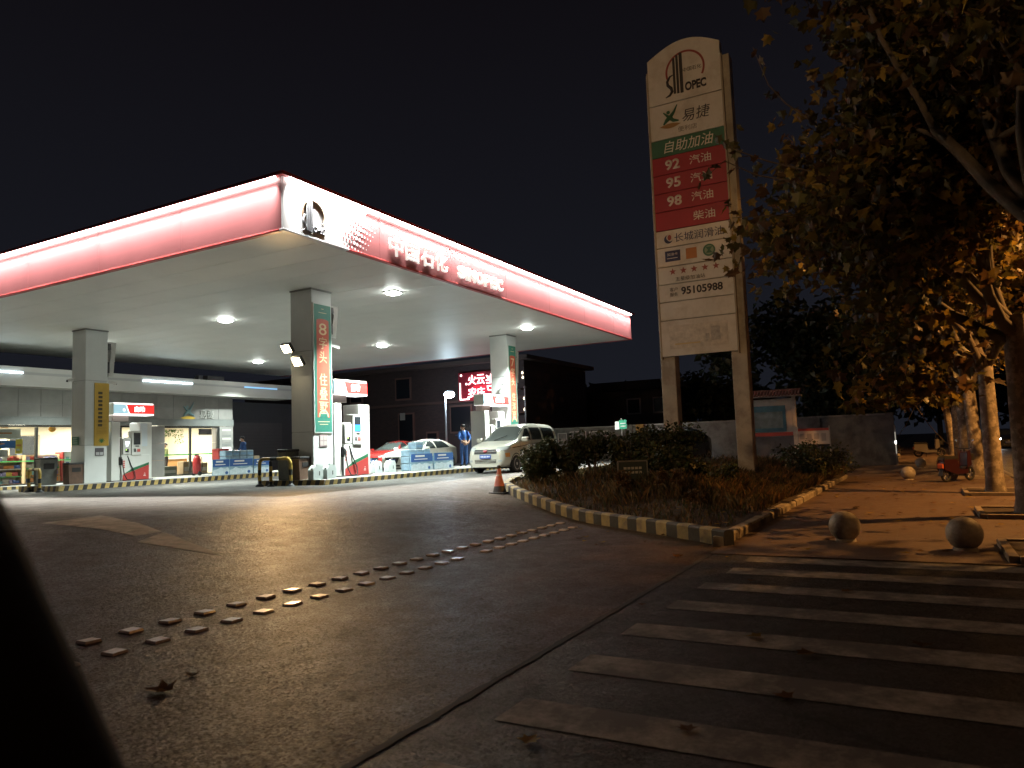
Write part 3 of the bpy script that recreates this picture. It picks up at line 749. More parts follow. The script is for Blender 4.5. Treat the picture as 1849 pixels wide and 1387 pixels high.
# =================================================================== FUEL DISPENSERS
M_dw = mat('pump_white', (0.66, 0.66, 0.62), 0.38, var=0.05, vs=2)
M_db = mat('pump_pale', (0.62, 0.68, 0.72), 0.35)
M_dg = mat('pump_beige', (0.52, 0.50, 0.44), 0.5)
M_dr = mat('pump_red', (0.42, 0.05, 0.045), 0.4)
M_dgr = mat('pump_green', (0.02, 0.13, 0.06), 0.4)
M_scr = mat('pump_screen', (0.03, 0.035, 0.04), 0.25)
M_scb = mat('screen_lit_blue', (0.03, 0.25, 0.95), emit=1.3)
M_scw = mat('screen_lit_white', (0.8, 0.88, 1.0), emit=1.8)
M_rub = mat('black_rubber', (0.018, 0.018, 0.018), 0.6)
M_key = mat('keypad_red', (0.55, 0.12, 0.10), 0.5)
def dispenser(loc, label, lit=True):
    t = thing('fuel_dispenser', label, 'fuel pump', loc, group='fuel dispensers')
    D = .72
    MB().box(0, .36, 0, D, .0, 2.32).build('hose_pillar', M_dw, t, bev=.02)
    MB().box(.361, .42, .10, D - .05, .9, 2.2).build('hose_slot', M_scr, t)
    rp = MB().box(1.22, 1.76, .04, D, .0, 2.32).build('right_pillar', M_dw, t, bev=.02)
    MB().box(1.24, 1.55, .03, .045, 1.35, 2.28).build('pale_panel', M_db, t)
    lc = MB().box(.40, 1.62, -.02, D - .02, .0, 1.02).build('lower_cabinet', M_dw, t, bev=.012)
    MB().prism([(.46, .02), (1.58, .02), (1.58, .60), (.46, .24)], -.03, -.02, 'y').build('red_base', M_dr, t)
    MB().prism([(.46, .245), (1.58, .605), (1.58, .70), (.9, .50)], -.03, -.02, 'y').build('green_band', M_dgr, t)
    for k in range(3): MB().box(1.34 + .02 * k, 1.44 - .01 * k, -.034, -.028, .16 + .05 * k, .18 + .05 * k).build('base_mark', M_letw, t)
    MB().box(.44, 1.62, .05, D - .05, 1.02, 1.72).build('middle_cabinet', M_dg, t, bev=.01)
    su = MB().box(.82, 1.24, -.06, .2, 1.0, 1.98).build('screen_unit', M_dw, t, bev=.015)
    MB().box(.89, 1.18, -.066, -.058, 1.42, 1.90).build('screen', M_scr, su)
    if lit: MB().box(.90, 1.17, -.07, -.064, 1.44, 1.64).build('lit_screen', M_scb, su)
    MB().box(.97, 1.12, -.07, -.058, 1.34, 1.38).build('card_slot', M_rub, su)
    for r in range(4):
        for c_ in range(3): MB().box(.90 + c_ * .033, .928 + c_ * .033, -.07, -.058, 1.13 + r * .035, 1.158 + r * .035).build('key', M_rub, su)
    MB().box(1.04, 1.17, -.07, -.058, 1.13, 1.25).build('keypad_label', M_key, su)
    pu = MB().box(.46, .80, -.03, .12, 1.04, 1.66).build('payment_unit', M_dw, t, bev=.012)
    MB().box(.55, .72, -.036, -.028, 1.44, 1.56).build('lit_display', M_scw, pu)
    MB().box(.58, .68, -.036, -.028, 1.36, 1.41).build('lit_display', M_scw, pu)
    MB().box(.56, .70, -.036, -.028, 1.12, 1.26).build('receipt_slot', M_rub, pu)
    MB().box(.57, .62, -.04, -.034, 1.20, 1.24).build('status_lamp', mat('lamp_green', (0.5, 0.8, 0.15), emit=1.5), pu)
    nz = MB().box(.30, .40, -.07, .02, .62, .95).build('nozzle', M_rub, t, bev=.02)
    MB().tube([(.35, -.06, .9), (.37, -.13, .84), (.36, -.15, .7)], .022, 6).build('spout', M_rub, nz)
    MB().tube([(.38, -.03, .95), (.40, -.12, .6), (.44, -.16, .25), (.55, -.17, .06), (.75, -.15, .02), (.92, -.13, .08), (.93, -.09, .3), (.78, -.05, .62), (.66, -.02, .98)], .02, 6).build('hose', M_rub, t)
    MB().box(-.02, 1.78, -.03, D + .02, -.004, .03).build('plinth', M_dark, t)
    for zz in (.50, .58, .66, .74): MB().box(.47, .55, -.024, -.019, zz, zz + .06).build('grade_mark', M_key, t)
    return t
dispenser((17.52, 16.05, Z1), 'white and red fuel dispenser beside the banner column, blue screen lit')
dispenser((17.68, 27.65, Z2), 'white and red fuel dispenser in front of the shop window', False)
dispenser((26.85, 16.15, Z1), 'white fuel dispenser partly hidden by the silver van', False)

# lit pump signs
M_lb = mat('lightbox_blue', (0.42, 0.68, 0.80), emit=0.75)
M_lr = mat('lightbox_red', (0.88, 0.035, 0.03), emit=1.0)
M_lw = mat('lightbox_white', (1.0, 0.98, 0.96), emit=1.7)
def pump_sign(x, y, z, L, label, flip=False, txt='自助'):
    t = thing('pump_sign', label, 'lit sign', (x, y, z), group='lit signs over the pumps')
    MB().box(0, L, 0, .5, 0, .48).build('housing', M_bw, t, bev=.02)
    MB().box(.01, L - .02, -.012, .49, -.004, .055).build('lit_edge', M_lw, t)
    MB().box(.01, L - .05, -.012, .49, .425, .484).build('lit_edge', M_lw, t)
    MB().prism([(.01, .06), (L * .36, .06), (L * .28, .42), (.01, .42)], -.010, .01, 'y').build('blue_face', M_lb, t)
    MB().prism([(L * .37, .06), (L * .385, .06), (L * .305, .42), (L * .29, .42)], -.012, .01, 'y').build('white_slash', M_lw, t)
    MB().prism([(L * .39, .06), (L - .01, .06), (L - .01, .42), (L * .31, .42)], -.010, .01, 'y').build('red_face', M_lr, t)
    MB().disc((L * .25, -.014, .2), .055, 'y', 12).build('white_dot', M_lw, t)
    lettering('sign_letters', txt, M_lw, (L * .63, -.012, .24), FACE_Y, fit=(L * (.34 if L > 1.8 else .26), .24), ext=.004, parent=t, bold=0.02)
    MB().box(.02, .7, .1, .42, -.24, -.006).build('bracket', mat('bracket_pink', (0.5, 0.42, 0.40), 0.5), t, bev=.01)
pump_sign(17.5, 16.02, 3.25, 1.6, 'lit red and blue sign over the nearest fuel dispenser')
pump_sign(17.72, 27.6, 3.2, 1.75, 'lit red and blue sign over the dispenser by the shop')
pump_sign(26.7, 16.1, 3.2, 2.2, 'lit red and white sign over the dispenser behind the van')

# ------------------------------------------------------------------ guard rails, bins and things on the islands
M_gy = mat('guard_yellow', (0.50, 0.34, 0.07), 0.45, var=0.2, vs=10)
def guard(a, b_, z, h, label):
    t = thing('guard_rail', label, 'guard rail', (a[0], a[1], z), group='striped guard rails at the island ends')
    A = Vector((0, 0, 0)); B = Vector((b_[0] - a[0], b_[1] - a[1], 0)); d = B.normalized(); up = Vector((0, 0, 1))
    for k, P in enumerate((A, B)):
        for i in range(4):
            z0, z1 = h * .82 * i / 4, h * .82 * (i + 1) / 4
            MB().tube([P + up * (z0 - (.02 if i == 0 else 0)), P + up * z1], .052, 10).build('post_band', (M_kb, M_gy)[i % 2], t)
        MB().lathe([(.13, -.01), (.12, .03), (.06, .08)], 12, 0, P).build('base_flange', M_kb, t)
    pts = [A + up * h * .82] + [A + d * (.16 - .16 * math.cos(q)) + up * (h * .82 + .16 * math.sin(q)) for q in (.4, .8, 1.2, 1.57)]
    pte = [B - d * (.16 - .16 * math.cos(q)) + up * (h * .82 + .16 * math.sin(q)) for q in (1.57, 1.2, .8, .4)] + [B + up * h * .82]
    L = (B - A).length; m1, m2 = pts[-1].lerp(pte[0], .33), pts[-1].lerp(pte[0], .62)
    MB().tube(pts + [m1], .052, 10).build('rail_band', M_gy, t); MB().tube([m1, m2], .0525, 10).build('rail_band', M_kb, t); MB().tube([m2] + pte, .052, 10).build('rail_band', M_gy, t)
guard((15.85, 17.5), (15.88, 16.25), gz(0, 16.5), .80, 'yellow and black guard rail in front of the banner column')
guard((14.72, 27.1), (15.1, 28.5), gz(0, 27.2), .78, 'yellow and black guard rail at the left end of the shop island')
t = thing('striped_post', 'lone black and yellow post beside the guard rail of the banner column', 'post', (15.80, 16.98, gz(0, 17)))
for i in range(5): MB().tube([(0, 0, .15 * i), (0, 0, .15 * (i + 1))], .05, 10).build('band', (M_kb, M_gy)[i % 2], t)
MB().lathe([(.12, -.01), (.11, .03), (.055, .08)], 12).build('base_flange', M_kb, t)
M_binb = mat('bin_brown', (0.13, 0.075, 0.05), 0.55, var=0.25)
M_bing = mat('bin_grey', (0.17, 0.18, 0.165), 0.5, var=0.2)
def bin_(loc, label, m, w_=.44, h=.72):
    t = thing('litter_bin', label, 'bin', loc, group='bins on the islands')
    MB().prism([(-w_ / 2, -.002), (w_ / 2, -.002), (w_ / 2 + .04, h), (-w_ / 2 - .04, h)], -.2, .2, 'y').build('bin_body', m, t, bev=.03)
    MB().box(-w_ / 2 - .06, w_ / 2 + .06, -.23, .23, h, h + .07).build('lid', M_dark, t, bev=.02)
    MB().box(-w_ / 2 + .06, w_ / 2 - .06, -.215, -.15, h * .62, h * .84).build('bin_opening', M_rub, t)
bin_((16.35, 27.9, Z2), 'brown litter bin at the foot of the left column', M_binb)
bin_((15.75, 28.6, Z2), 'grey metal litter bin behind the left guard rail', M_bing, .5, .95)
bin_((16.38, 16.85, Z1), 'grey green litter bin beside the banner column', M_bing, .36, .85)
bin_((16.36, 16.35, Z1), 'dark brown litter bin at the foot of the banner column', M_binb, .36, .62)
M_jug = mat('jug_plastic', (0.62, 0.68, 0.66), 0.35)
def jug(loc, label, m=M_jug):
    t = thing('plastic_jug', label, 'jug', loc, group='plastic jugs')
    MB().prism([(-.17, -.002), (.17, -.002), (.17, .30), (.12, .38), (-.05, .40), (-.17, .28)], -.11, .11, 'y').build('jug_body', m, t, bev=.03)
    MB().tube([(-.05, 0, .40), (.02, 0, .45), (.10, 0, .38)], .02, 6).build('handle', m, t)
    MB().lathe([(.035, .27), (.035, .33)], 10, 0, (-.13, 0, 0)).build('cap', M_rub, t)
    MB().box(.03, .06, -.114, -.108, .12, .24).build('jug_label', M_rub, t)
jug((20.62, 16.95, Z1), 'white plastic jug beside the nearest dispenser')
jug((20.95, 16.6, Z1), 'white plastic jug nearest the island kerb')
jug((16.78, 15.6, Z1), 'pale watering jug at the foot of the banner column')
jug((16.35, 15.72, Z1), 'pale plastic jug behind the guard rail')
# stacks of water on display, with printed boards in front
M_pb = mat('board_blue', (0.03, 0.10, 0.30), 0.5)
M_pl = mat('board_pale', (0.28, 0.42, 0.50), 0.5, var=0.25, vs=5)
M_ice = mat('board_ice', (0.60, 0.70, 0.74), 0.5, var=0.2, vs=9)
def disp_board(loc, w_, h, label, rz=0.0):
    t = thing('display_board', label, 'display board', loc, rz, group='printed boards in front of the water stacks')
    MB().box(0, w_, 0, .03, 0, h).build('board', M_pl, t, bev=.004)
    MB().box(.01, w_ - .01, -.005, .002, h * .52, h - .01).build('blue_print', M_pb, t)
    hp = [(.01, h * .30)] + [(w_ * k / 8, h * (.34 + .16 * random.random())) for k in range(1, 8)] + [(w_ - .01, h * .36), (w_ - .01, h * .02), (.01, h * .02)]
    MB().prism(hp, -.007, -.003, 'y').build('mountain_print', M_ice, t)
    MB().box(w_ * .2, w_ * .62, -.009, -.004, h * .80, h * .90).build('print_line', M_letw, t)
    MB().box(w_ * .15, w_ * .75, -.009, -.004, h * .64, h * .69).build('print_line', M_letw, t)
    MB().disc((w_ * .82, -.010, h * .14), h * .12, 'y', 10, r2=h * .1).build('print_spot', M_pb, t)
disp_board((21.65, 16.2, Z1), 1.35, .62, 'blue water advert board left of the blue-clad man')
disp_board((23.1, 16.2, Z1), 1.3, .62, 'blue water advert board beside the blue-clad man')
disp_board((21.85, 27.0, Z2), .9, .70, 'bright blue water advert board by the fire extinguisher')
disp_board((22.8, 27.05, Z2), 1.3, .70, 'dim blue water advert board in front of the dark passage')
disp_board((24.2, 27.1, Z2), .95, .66, 'plain pale board right of the dim water advert')
M_pack = mat('water_pack', (0.27, 0.39, 0.48), 0.3, var=0.3, vs=8)
M_carton = mat('carton', (0.48, 0.36, 0.22), 0.8, var=0.12)
def pack(loc, d, label, m, group):
    t = thing('water_pack' if m is M_pack else 'carton', label, 'pack', loc, group=group)
    MB().box(0, d[0], 0, d[1], 0, d[2]).build('wrap', m, t, bev=.03)
    MB().box(d[0] * .1, d[0] * .9, -.004, .002, d[2] * .3, d[2] * .6).build('pack_label', M_letw if m is not M_pack else mat('pack_print', (0.2, 0.36, 0.55), 0.4), t)
k = 0
for i in range(4):
    for j in range(4):
        if (j == 3 and i != 1) or (j == 2 and i == 3): continue
        pack((21.75 + i * .46, 16.36, Z1 + j * .26), (.44, .38, .255), 'blue water pack in the stack beside the man, %s layer, %s from left' % (ORD[j], ORD[i]), M_pack, 'water packs on the nearer island')
for i in range(4):
    for j in range(4):
        pack((22.75 + i * .40, 27.25, Z2 + j * .27), (.385, .4, .265), 'blue water pack in the stack by the passage, %s layer, %s from left' % (ORD[j], ORD[i]), M_pack, 'water packs on the shop island')
for i in range(2): pack((24.4 + i * .36, 27.3, Z2), (.34, .4, .80 - .25 * i), ('tan carton standing right of the blue water packs', 'short tan carton right of the taller one')[i], M_carton, None)
t = thing('fire_extinguisher', 'red wheeled fire extinguisher by the shop window', 'extinguisher', (22.3, 28.6, Z2))
M_fire = mat('extinguisher_red', (0.42, 0.03, 0.03), 0.35)
MB().lathe([(.10, .08), (.17, .12), (.17, .75), (.12, .86), (.05, .92)], 16).build('cylinder', M_fire, t)
MB().tube([(-.1, 0, .92), (.1, 0, .96)], .025, 6).build('valve', M_dark, t)
MB().tube([(.05, -.02, .92), (.22, -.05, .8), (.24, -.06, .4), (.18, -.1, .2)], .018, 6).build('hose', M_rub, t)
for s_ in (-1, 1): MB().lathe([(.10, -.02), (.10, .02)], 14, 0, (.04 * 0, .2 * s_, .10), 'y').build('wheel', M_rub, t)
t = thing('red_crate_bin', 'red boxy bin beside the water packs', 'bin', (23.5, 28.5, Z2))
MB().prism([(-.22, -.002), (.22, -.002), (.26, 1.12), (-.26, 1.12)], -.22, .22, 'y').build('bin_body', mat('bin_red', (0.46, 0.05, 0.045), 0.45), t, bev=.03)
MB().box(-.28, .28, -.24, .24, 1.12, 1.18).build('lid', MATS['bin_red'], t, bev=.02)
# traffic cone by the driveway kerb
t = thing('traffic_cone', 'faded red traffic cone with black base at the kerb bend', 'traffic cone', (15.62, 9.05, gz(15.6, 9.05)))
M_cone = mat('cone_red', (0.40, 0.13, 0.09), 0.7, var=0.3, vs=9)
MB().box(-.2, .2, -.2, .2, -.004, .035).build('base', M_rub, t, bev=.01)
MB().lathe([(.165, .035), (.128, .18)], 20).build('lower_band', M_rub, t)
MB().lathe([(.128, .18), (.075, .42)], 20).build('cone_body', M_cone, t)
MB().lathe([(.075, .42), (.066, .46)], 20).build('pale_band', mat('cone_band', (0.4, 0.3, 0.26), 0.6), t)
MB().lathe([(.066, .46), (.04, .60)], 20).build('cone_body', M_cone, t)
MB().lathe([(.045, .60), (.05, .64), (.03, .68)], 16).build('cap', M_rub, t)

# =================================================================== SHOP
def thin_glass(name, tint=(1, 1, 1), refl=0.10):
    m = bpy.data.materials.new(name); m.use_nodes = True; n = m.node_tree.nodes; l = m.node_tree.links
    n.remove(n['Principled BSDF'])
    tr = n.new('ShaderNodeBsdfTransparent'); tr.inputs[0].default_value = (*tint, 1)
    gl = n.new('ShaderNodeBsdfGlossy'); gl.inputs['Roughness'].default_value = 0.03
    fr = n.new('ShaderNodeFresnel'); fr.inputs[0].default_value = 1.45
    mx = n.new('ShaderNodeMixShader'); l.new(fr.outputs[0], mx.inputs[0]); l.new(tr.outputs[0], mx.inputs[1]); l.new(gl.outputs[0], mx.inputs[2])
    l.new(mx.outputs[0], n['Material Output'].inputs[0]); return m
M_glass = thin_glass('shop_glass', (0.93, 0.96, 0.94))
M_tile = mat('stone_tile', (0.215, 0.21, 0.195), 0.6, var=0.15, vs=1.6, bump=0.12, bs=30)
M_lint = mat('lintel_metal', (0.155, 0.165, 0.155), 0.5, var=0.12)
M_frame = mat('window_frame_black', (0.015, 0.016, 0.014), 0.4)
M_cream = mat('shop_wall_cream', (0.74, 0.68, 0.53), 0.7, var=0.04)
M_shopw = mat('shop_fascia', (0.50, 0.49, 0.46), 0.5, var=0.08, vs=0.8)
M_floor = mat('shop_floor', (0.45, 0.42, 0.36), 0.3)
YS = 34.0; ZF = .50
shop = thing('shop_building', 'low grey tiled station shop with lit windows and white fascia', 'shop', (9, YS, ZF))
def sp_(mb, name, m, parent=None, **k):
    return under(mb.build(name, m, None, **k), shop)
sp_(MB().box(8.0, 32.6, 33.2, 34.6, 4.70, 4.76).box(8.0, 32.6, 33.2, 33.28, 4.76, 5.52).box(8.0, 32.6, 33.28, 34.6, 5.46, 5.515), 'fascia', M_shopw)
sp_(MB().box(8.0, 32.6, 33.185, 33.2, 5.20, 5.31), 'light_channel', mat('channel_grey', (0.36, 0.36, 0.35), 0.5))
M_tube = mat('tube_lit', (0.72, 0.90, 1.0), emit=9.0); M_tube2 = mat('tube_dim', (0.28, 0.55, 0.9), emit=0.9)
for x0, x1, m in ((14.6, 17.25, M_tube), (22.8, 25.6, M_tube), (29.0, 31.4, M_tube2)):
    sp_(MB().box(x0, x1, 33.145, 33.185, 5.225, 5.30), 'tube_light', m)
sp_(MB().box(8.0, 32.6, 34.6, 42.0, 5.2, 5.3), 'roof', M_grey)
# tiled upper wall: individual stone tiles
sp_(MB().box(8.0, 28.86, 34.02, 34.2, 3.10, 4.70), 'wall', M_grey)
for r, (z0, z1) in enumerate(((3.46, 4.02), (4.03, 4.695))):
    for i in range(22):
        a = 8.05 + i * .946
        sp_(MB().box(a + .005, min(a + .941, 28.86), 33.985 + random.uniform(-.003, .003), 34.03, z0, z1), 'tile', M_tile)
sp_(MB().box(8.0, 28.9, 33.955, 34.03, 3.09, 3.45), 'lintel', M_lint)
for (a, b_) in ((23.79, 24.57), (27.97, 28.87)):
    for z0, z1 in ((ZF - .05, 1.32), (1.33, 2.2), (2.21, 3.08)):
        sp_(MB().box(a, b_, 33.97, 34.6, z0, z1), 'tile', M_tile)
sp_(MB().box(8.0, 23.79, 33.99, 34.07, 3.0, 3.085).box(24.57, 27.97, 33.99, 34.07, 2.98, 3.085).box(8.0, 23.79, 33.99, 34.07, ZF, ZF + .06).box(24.57, 27.97, 33.99, 34.07, ZF, ZF + .06), 'window_rail', M_frame)
for x in (10.5, 14.4, 18.31, 22.2, 26.12, 27.85): sp_(MB().box(x - .05, x + .05 + (.07 if x > 27 else 0), 33.98, 34.09, ZF + .06, 2.99), 'mullion', M_frame)
for a, b_ in ((8, 10.45), (10.55, 14.35), (14.45, 18.26), (18.36, 22.15), (22.25, 23.79), (24.57, 26.07), (26.17, 27.8)):
    sp_(MB().quad((a, 34.03, ZF + .06), (b_, 34.03, ZF + .06), (b_, 34.03, 2.99), (a, 34.03, 2.99)), 'window_pane', M_glass)
sp_(MB().box(24.6, 27.8, 34.018, 34.026, 1.56, 1.62), 'green_tape', mat('tape_green', (0.04, 0.28, 0.06), 0.5))
sp_(MB().box(8.0, 23.79, 34.018, 34.026, 1.50, 1.545), 'green_tape', MATS['tape_green'])
# inside
sp_(MB().box(8.0, 28.9, 39.4, 39.6, ZF, 3.4), 'back_wall', M_cream)
sp_(MB().box(28.75, 28.9, 34.61, 39.4, ZF, 3.4).box(7.9, 8.0, 34.0, 39.6, ZF, 5.2), 'side_wall', M_cream)
sp_(MB().box(8.0, 28.75, 34.1, 39.4, 3.30, 3.36), 'shop_ceiling', mat('shop_ceiling_white', (0.75, 0.72, 0.62), 0.7))
sp_(MB().box(8.0, 28.9, 33.6, 39.6, .2, ZF - .004), 'shop_floor_slab', M_floor)
for x in (11.5, 15.5, 19.5, 23.0, 26.6):
    for y in (35.6, 37.8):
        t = thing('shop_ceiling_light', 'square white ceiling light inside the shop, %s from the left, %s row' % (ORD[(11.5, 15.5, 19.5, 23.0, 26.6).index(x)], 'front' if y < 36 else 'back'), 'ceiling light', (x, y, 3.30), group='ceiling lights inside the shop')
        MB().box(-.3, .3, -.3, .3, -.03, .0).build('panel', mat('shop_panel_lit', (1.0, 0.93, 0.74), emit=6.0), t)
        light('lamp', 'AREA', (0, 0, -.04), P_SHOP, (1.0, 0.95, 0.82), t, shape='SQUARE', size=.6)
# plinth kerb
pk = thing('shop_kerb', None, None); tag(pk, kind='structure')
under(MB().box(8, 28.9, 33.42, 34.0, .15, .486).build('kerb_slab', M_isl), pk)
pr_ = {}
for i in range(120):
    m = (M_iy, M_ib)[i % 2]
    if m.name not in pr_: o = pr_[m.name] = MB().box(-.085, .085, -.008, .004, .345, .475).build('kerb_stripe', m, pk)
    else: o = pr_[m.name].copy(); col.objects.link(o); o.parent = pk
    o.location = (8.1 + .17 * i, 33.42, 0)
# emblem of the shop on the tiles: a leaping figure over a yellow swoosh, and two raised characters
M_ejy = mat('emblem_yellow', (0.60, 0.40, 0.05), 0.5); M_ejg = mat('emblem_green', (0.05, 0.22, 0.14), 0.5); M_ejt = mat('emblem_teal', (0.16, 0.26, 0.27), 0.5)
def leap_emblem(parent, cu, cz, s_, plane, off, mats):
    def T(u, v, d=0): return (cu + u * s_, off - d, cz + v * s_) if plane == 'y' else (off - d, cu - u * s_, cz + v * s_)
    mb = MB()
    top = [T(-.5 + k * .1, -.34 + .10 * math.sin(math.pi * k / 10), .012) for k in range(11)]; bot = [T(-.5 + k * .1, -.34 - .13 * math.sin(math.pi * k / 10), .012) for k in range(11)]
    mb.add(top + bot, [(k, k + 1, 12 + k, 11 + k) for k in range(10)]); o1 = mb.build('emblem_swoosh', mats[0])
    mb = MB()
    for pts, rr in (([(-.28, .30), (-.12, .12), (.0, .0)], (.03, .06, .10)), ([(.36, .55), (.20, .25), (.0, .0)], (.02, .05, .10)), ([(0, .02), (-.16, -.10), (-.30, -.26)], (.11, .08, .03)), ([(0, .02), (.16, -.14), (.40, -.20)], (.11, .08, .03))):
        mb.tube([T(u, v, .02) for u, v in pts], [s_ * q for q in rr], 6)
    o2 = mb.build('emblem_figure', mats[1])
    mb = MB().disc(T(-.06, .27, .022), .085 * s_, plane, 14); o3 = mb.build('emblem_head', mats[1])
    for o in (o1, o2, o3): under(o, parent)
leap_emblem(shop, 25.95, 3.84, .95, 'y', 33.975, (M_ejy, M_ejt))
for ch, cx in (('易', 26.85), ('捷', 27.35)):
    under(lettering('shop_letter', ch, mat('letter_steel', (0.36, 0.36, 0.33), 0.4), (cx, 33.97, 3.72), FACE_Y, fit=(.44, .42), ext=.05), shop)
# notices on the right pillar
for k in range(6): sp_(MB().box(28.12, 28.72, 33.955, 33.97, 2.02 + k * .16, 2.12 + k * .16), 'notice_strip', (M_lint, M_tile, mat('notice_grey', (0.38, 0.37, 0.34), 0.6))[k % 3])
sp_(MB().box(28.12, 28.72, 33.955, 33.97, 1.72, 1.92), 'notice_strip', M_letw)
# window posters
M_poY = mat('poster_yellow', (0.75, 0.62, 0.08), 0.6); M_poB = mat('poster_blue', (0.05, 0.18, 0.50), 0.6); M_poW = mat('poster_white', (0.75, 0.75, 0.68), 0.6); M_poO = mat('poster_orange', (0.65, 0.25, 0.05), 0.6)
def poster(x0, x1, z0, z1, m, label, y=34.1, lines=2):
    t = thing('window_poster', label, 'poster', ((x0 + x1) / 2, y, z0)); w_, h = x1 - x0, z1 - z0
    MB().box(-w_ / 2, w_ / 2, 0, .01, 0, h).build('sheet', m, t)
    for k in range(lines): MB().box(-w_ * .4, w_ * (.1 + .25 * (k % 2)), -.006, .002, h * (.2 + k * .3), h * (.34 + k * .3)).build('print_block', (M_poW, M_poO, M_poB)[k % 3] if m is not M_poW else (M_poB, M_poO)[k % 2], t)
poster(14.6, 17.5, 2.1, 2.42, M_poB, 'wide blue poster high in the left shop window')
poster(15.3, 17.7, 2.50, 2.92, M_poW, 'pale poster with red print at the top of the left shop window')
poster(17.5, 17.78, 1.85, 2.48, M_poY, 'narrow yellow poster strip in the left shop window')
poster(14.6, 17.2, 1.72, 2.04, M_poW, 'white poster below the blue one in the left shop window')
poster(16.9, 17.2, 2.95, 2.99, M_poO, 'tiny orange strip at the head of the shop window')
poster(25.15, 25.5, 2.05, 2.55, M_poB, 'blue framed picture seen through the right shop window', 39.38, 1)
poster(26.7, 27.55, 2.62, 2.95, mat('plaque_lilac', (0.45, 0.42, 0.48), 0.5), 'grey hanging plate at the top of the right shop window', 34.1, 1)
t = thing('orange_lantern', 'orange round paper decoration hanging in the left shop window', 'lantern', (19.3, 34.6, 2.92))
MB().lathe([(.02, .36), (.02, .16), (.1, .13), (.16, .02), (.1, -.08), (.03, -.12)], 14).build('paper_globe', mat('lantern_orange', (0.75, 0.38, 0.04), 0.6), t)
t = thing('inner_window', 'dark inner window in the cream back wall of the shop', 'window', (20.6, 39.38, 1.75))
MB().box(-.75, .75, -.04, .0, 0, 1.1).build('frame', mat('inner_frame', (0.42, 0.36, 0.25), 0.6), t)
MB().box(-.68, .55, -.05, -.03, .06, 1.04).build('pane', mat('inner_dark', (0.05, 0.055, 0.06), 0.2), t)
MB().prism([(-.35, .06), (-.1, .06), (-.25, 1.0), (-.4, 1.0)], -.058, -.049, 'y').build('curtain', mat('inner_curtain', (0.16, 0.18, 0.2), 0.7), t)
# shelving with goods
M_shelf = mat('shelf_board', (0.62, 0.50, 0.30), 0.6)
goods_m = [mat('goods_%d' % i, c, 0.45) for i, c in enumerate(((0.55, 0.20, 0.04), (0.04, 0.26, 0.07), (0.60, 0.48, 0.08), (0.35, 0.05, 0.04), (0.06, 0.12, 0.36), (0.60, 0.58, 0.52), (0.20, 0.42, 0.46), (0.14, 0.07, 0.05), (0.30, 0.26, 0.46)))]
rg = random.Random(11)
def shelf(x0, x1, y, z0, h, rows, label):
    t = thing('goods_shelf', label, 'shelf', (x0, y, z0), group='goods shelves in the shop'); L = x1 - x0
    MB().box(0, L, .38, .42, 0, h).build('back_panel', M_shelf, t)
    for s_ in (0, L - .03): MB().box(s_, s_ + .03, 0, .378, 0, h).build('upright', M_shelf, t)
    dz = h / rows
    for r in range(rows):
        MB().box(.03, L - .03, .0, .378, r * dz + .02, r * dz + .05).build('board', M_shelf, t)
        MB().box(.03, L - .03, -.014, -.001, r * dz + .01, r * dz + .06).build('price_rail', (goods_m[5], goods_m[0], goods_m[1])[(r + int(x0)) % 3], t)
        a = .05; c = rg.randrange(9)
        while a < L - .16:
            w_ = rg.uniform(.10, .26); hh = rg.uniform(.5, .85) * (dz - .06)
            if rg.random() < .6: c = rg.randrange(9)
            MB().box(a, a + w_ - .012, .03, .30, r * dz + .051, r * dz + .051 + hh).build('package', goods_m[c], t)
            a += w_
    return t
shelf(12.6, 16.2, 34.7, ZF, 1.25, 4, 'low shelf of bright goods behind the leftmost window')
shelf(16.3, 18.2, 34.9, ZF, 1.30, 4, 'low shelf of dark and red goods left of the window mullion')
shelf(18.5, 20.0, 35.2, ZF, 1.30, 4, 'low shelf with orange rails right of the window mullion')
shelf(14.0, 19.2, 38.6, ZF, 1.7, 5, 'long goods shelf along the back wall')
t = thing('drinks_cooler', 'white and red upright drinks cabinet beside the left column', 'cabinet', (20.15, 35.1, ZF))
MB().box(0, .75, 0, .6, 0, 1.42).build('cabinet', mat('cool_white', (0.62, 0.70, 0.72), 0.4), t, bev=.02)
MB().box(-.09, -.002, -.01, .6, 0, 1.40).build('red_side', M_dr, t)
for r in range(4):
    for c in range(3): MB().box(.08 + c * .22, .22 + c * .22, -.012, .002, .3 + r * .25, .42 + r * .25).build('shelf_item', goods_m[(r * 2 + c) % 9], t)
# counter and cartons inside the right window
t = thing('counter', 'shop counter with orange front behind the right window', 'counter', (24.7, 36.6, ZF))
MB().box(0, 3.2, 0, .7, 0, .86).build('counter_front', mat('counter_wood', (0.50, 0.26, 0.10), 0.5), t, bev=.02)
MB().box(-.05, 3.25, -.06, .75, .86, .92).build('counter_top', M_poW, t)
for x, y, z, d, lb in ((25.95, 34.35, ZF, (.62, .5, .72), 'large tan carton behind the right shop window'), (24.75, 34.3, ZF, (.8, .5, .5), 'grey green wrapped bundle behind the right shop window'), (26.35, 34.9, ZF, (.4, .4, .45), 'small pale carton left of the right mullion'), (26.9, 34.5, ZF, (.7, .5, .62), 'tan carton right of the right mullion')):
    pack((x, y, z), d, lb, M_carton if 'carton' in lb else mat('bundle_green', (0.22, 0.27, 0.22), 0.7), None)
t = thing('leaf_garland', 'green leaf garland hanging inside the right shop window', 'garland', (24.7, 34.6, 2.9))
gm = MB(); rl = random.Random(4)
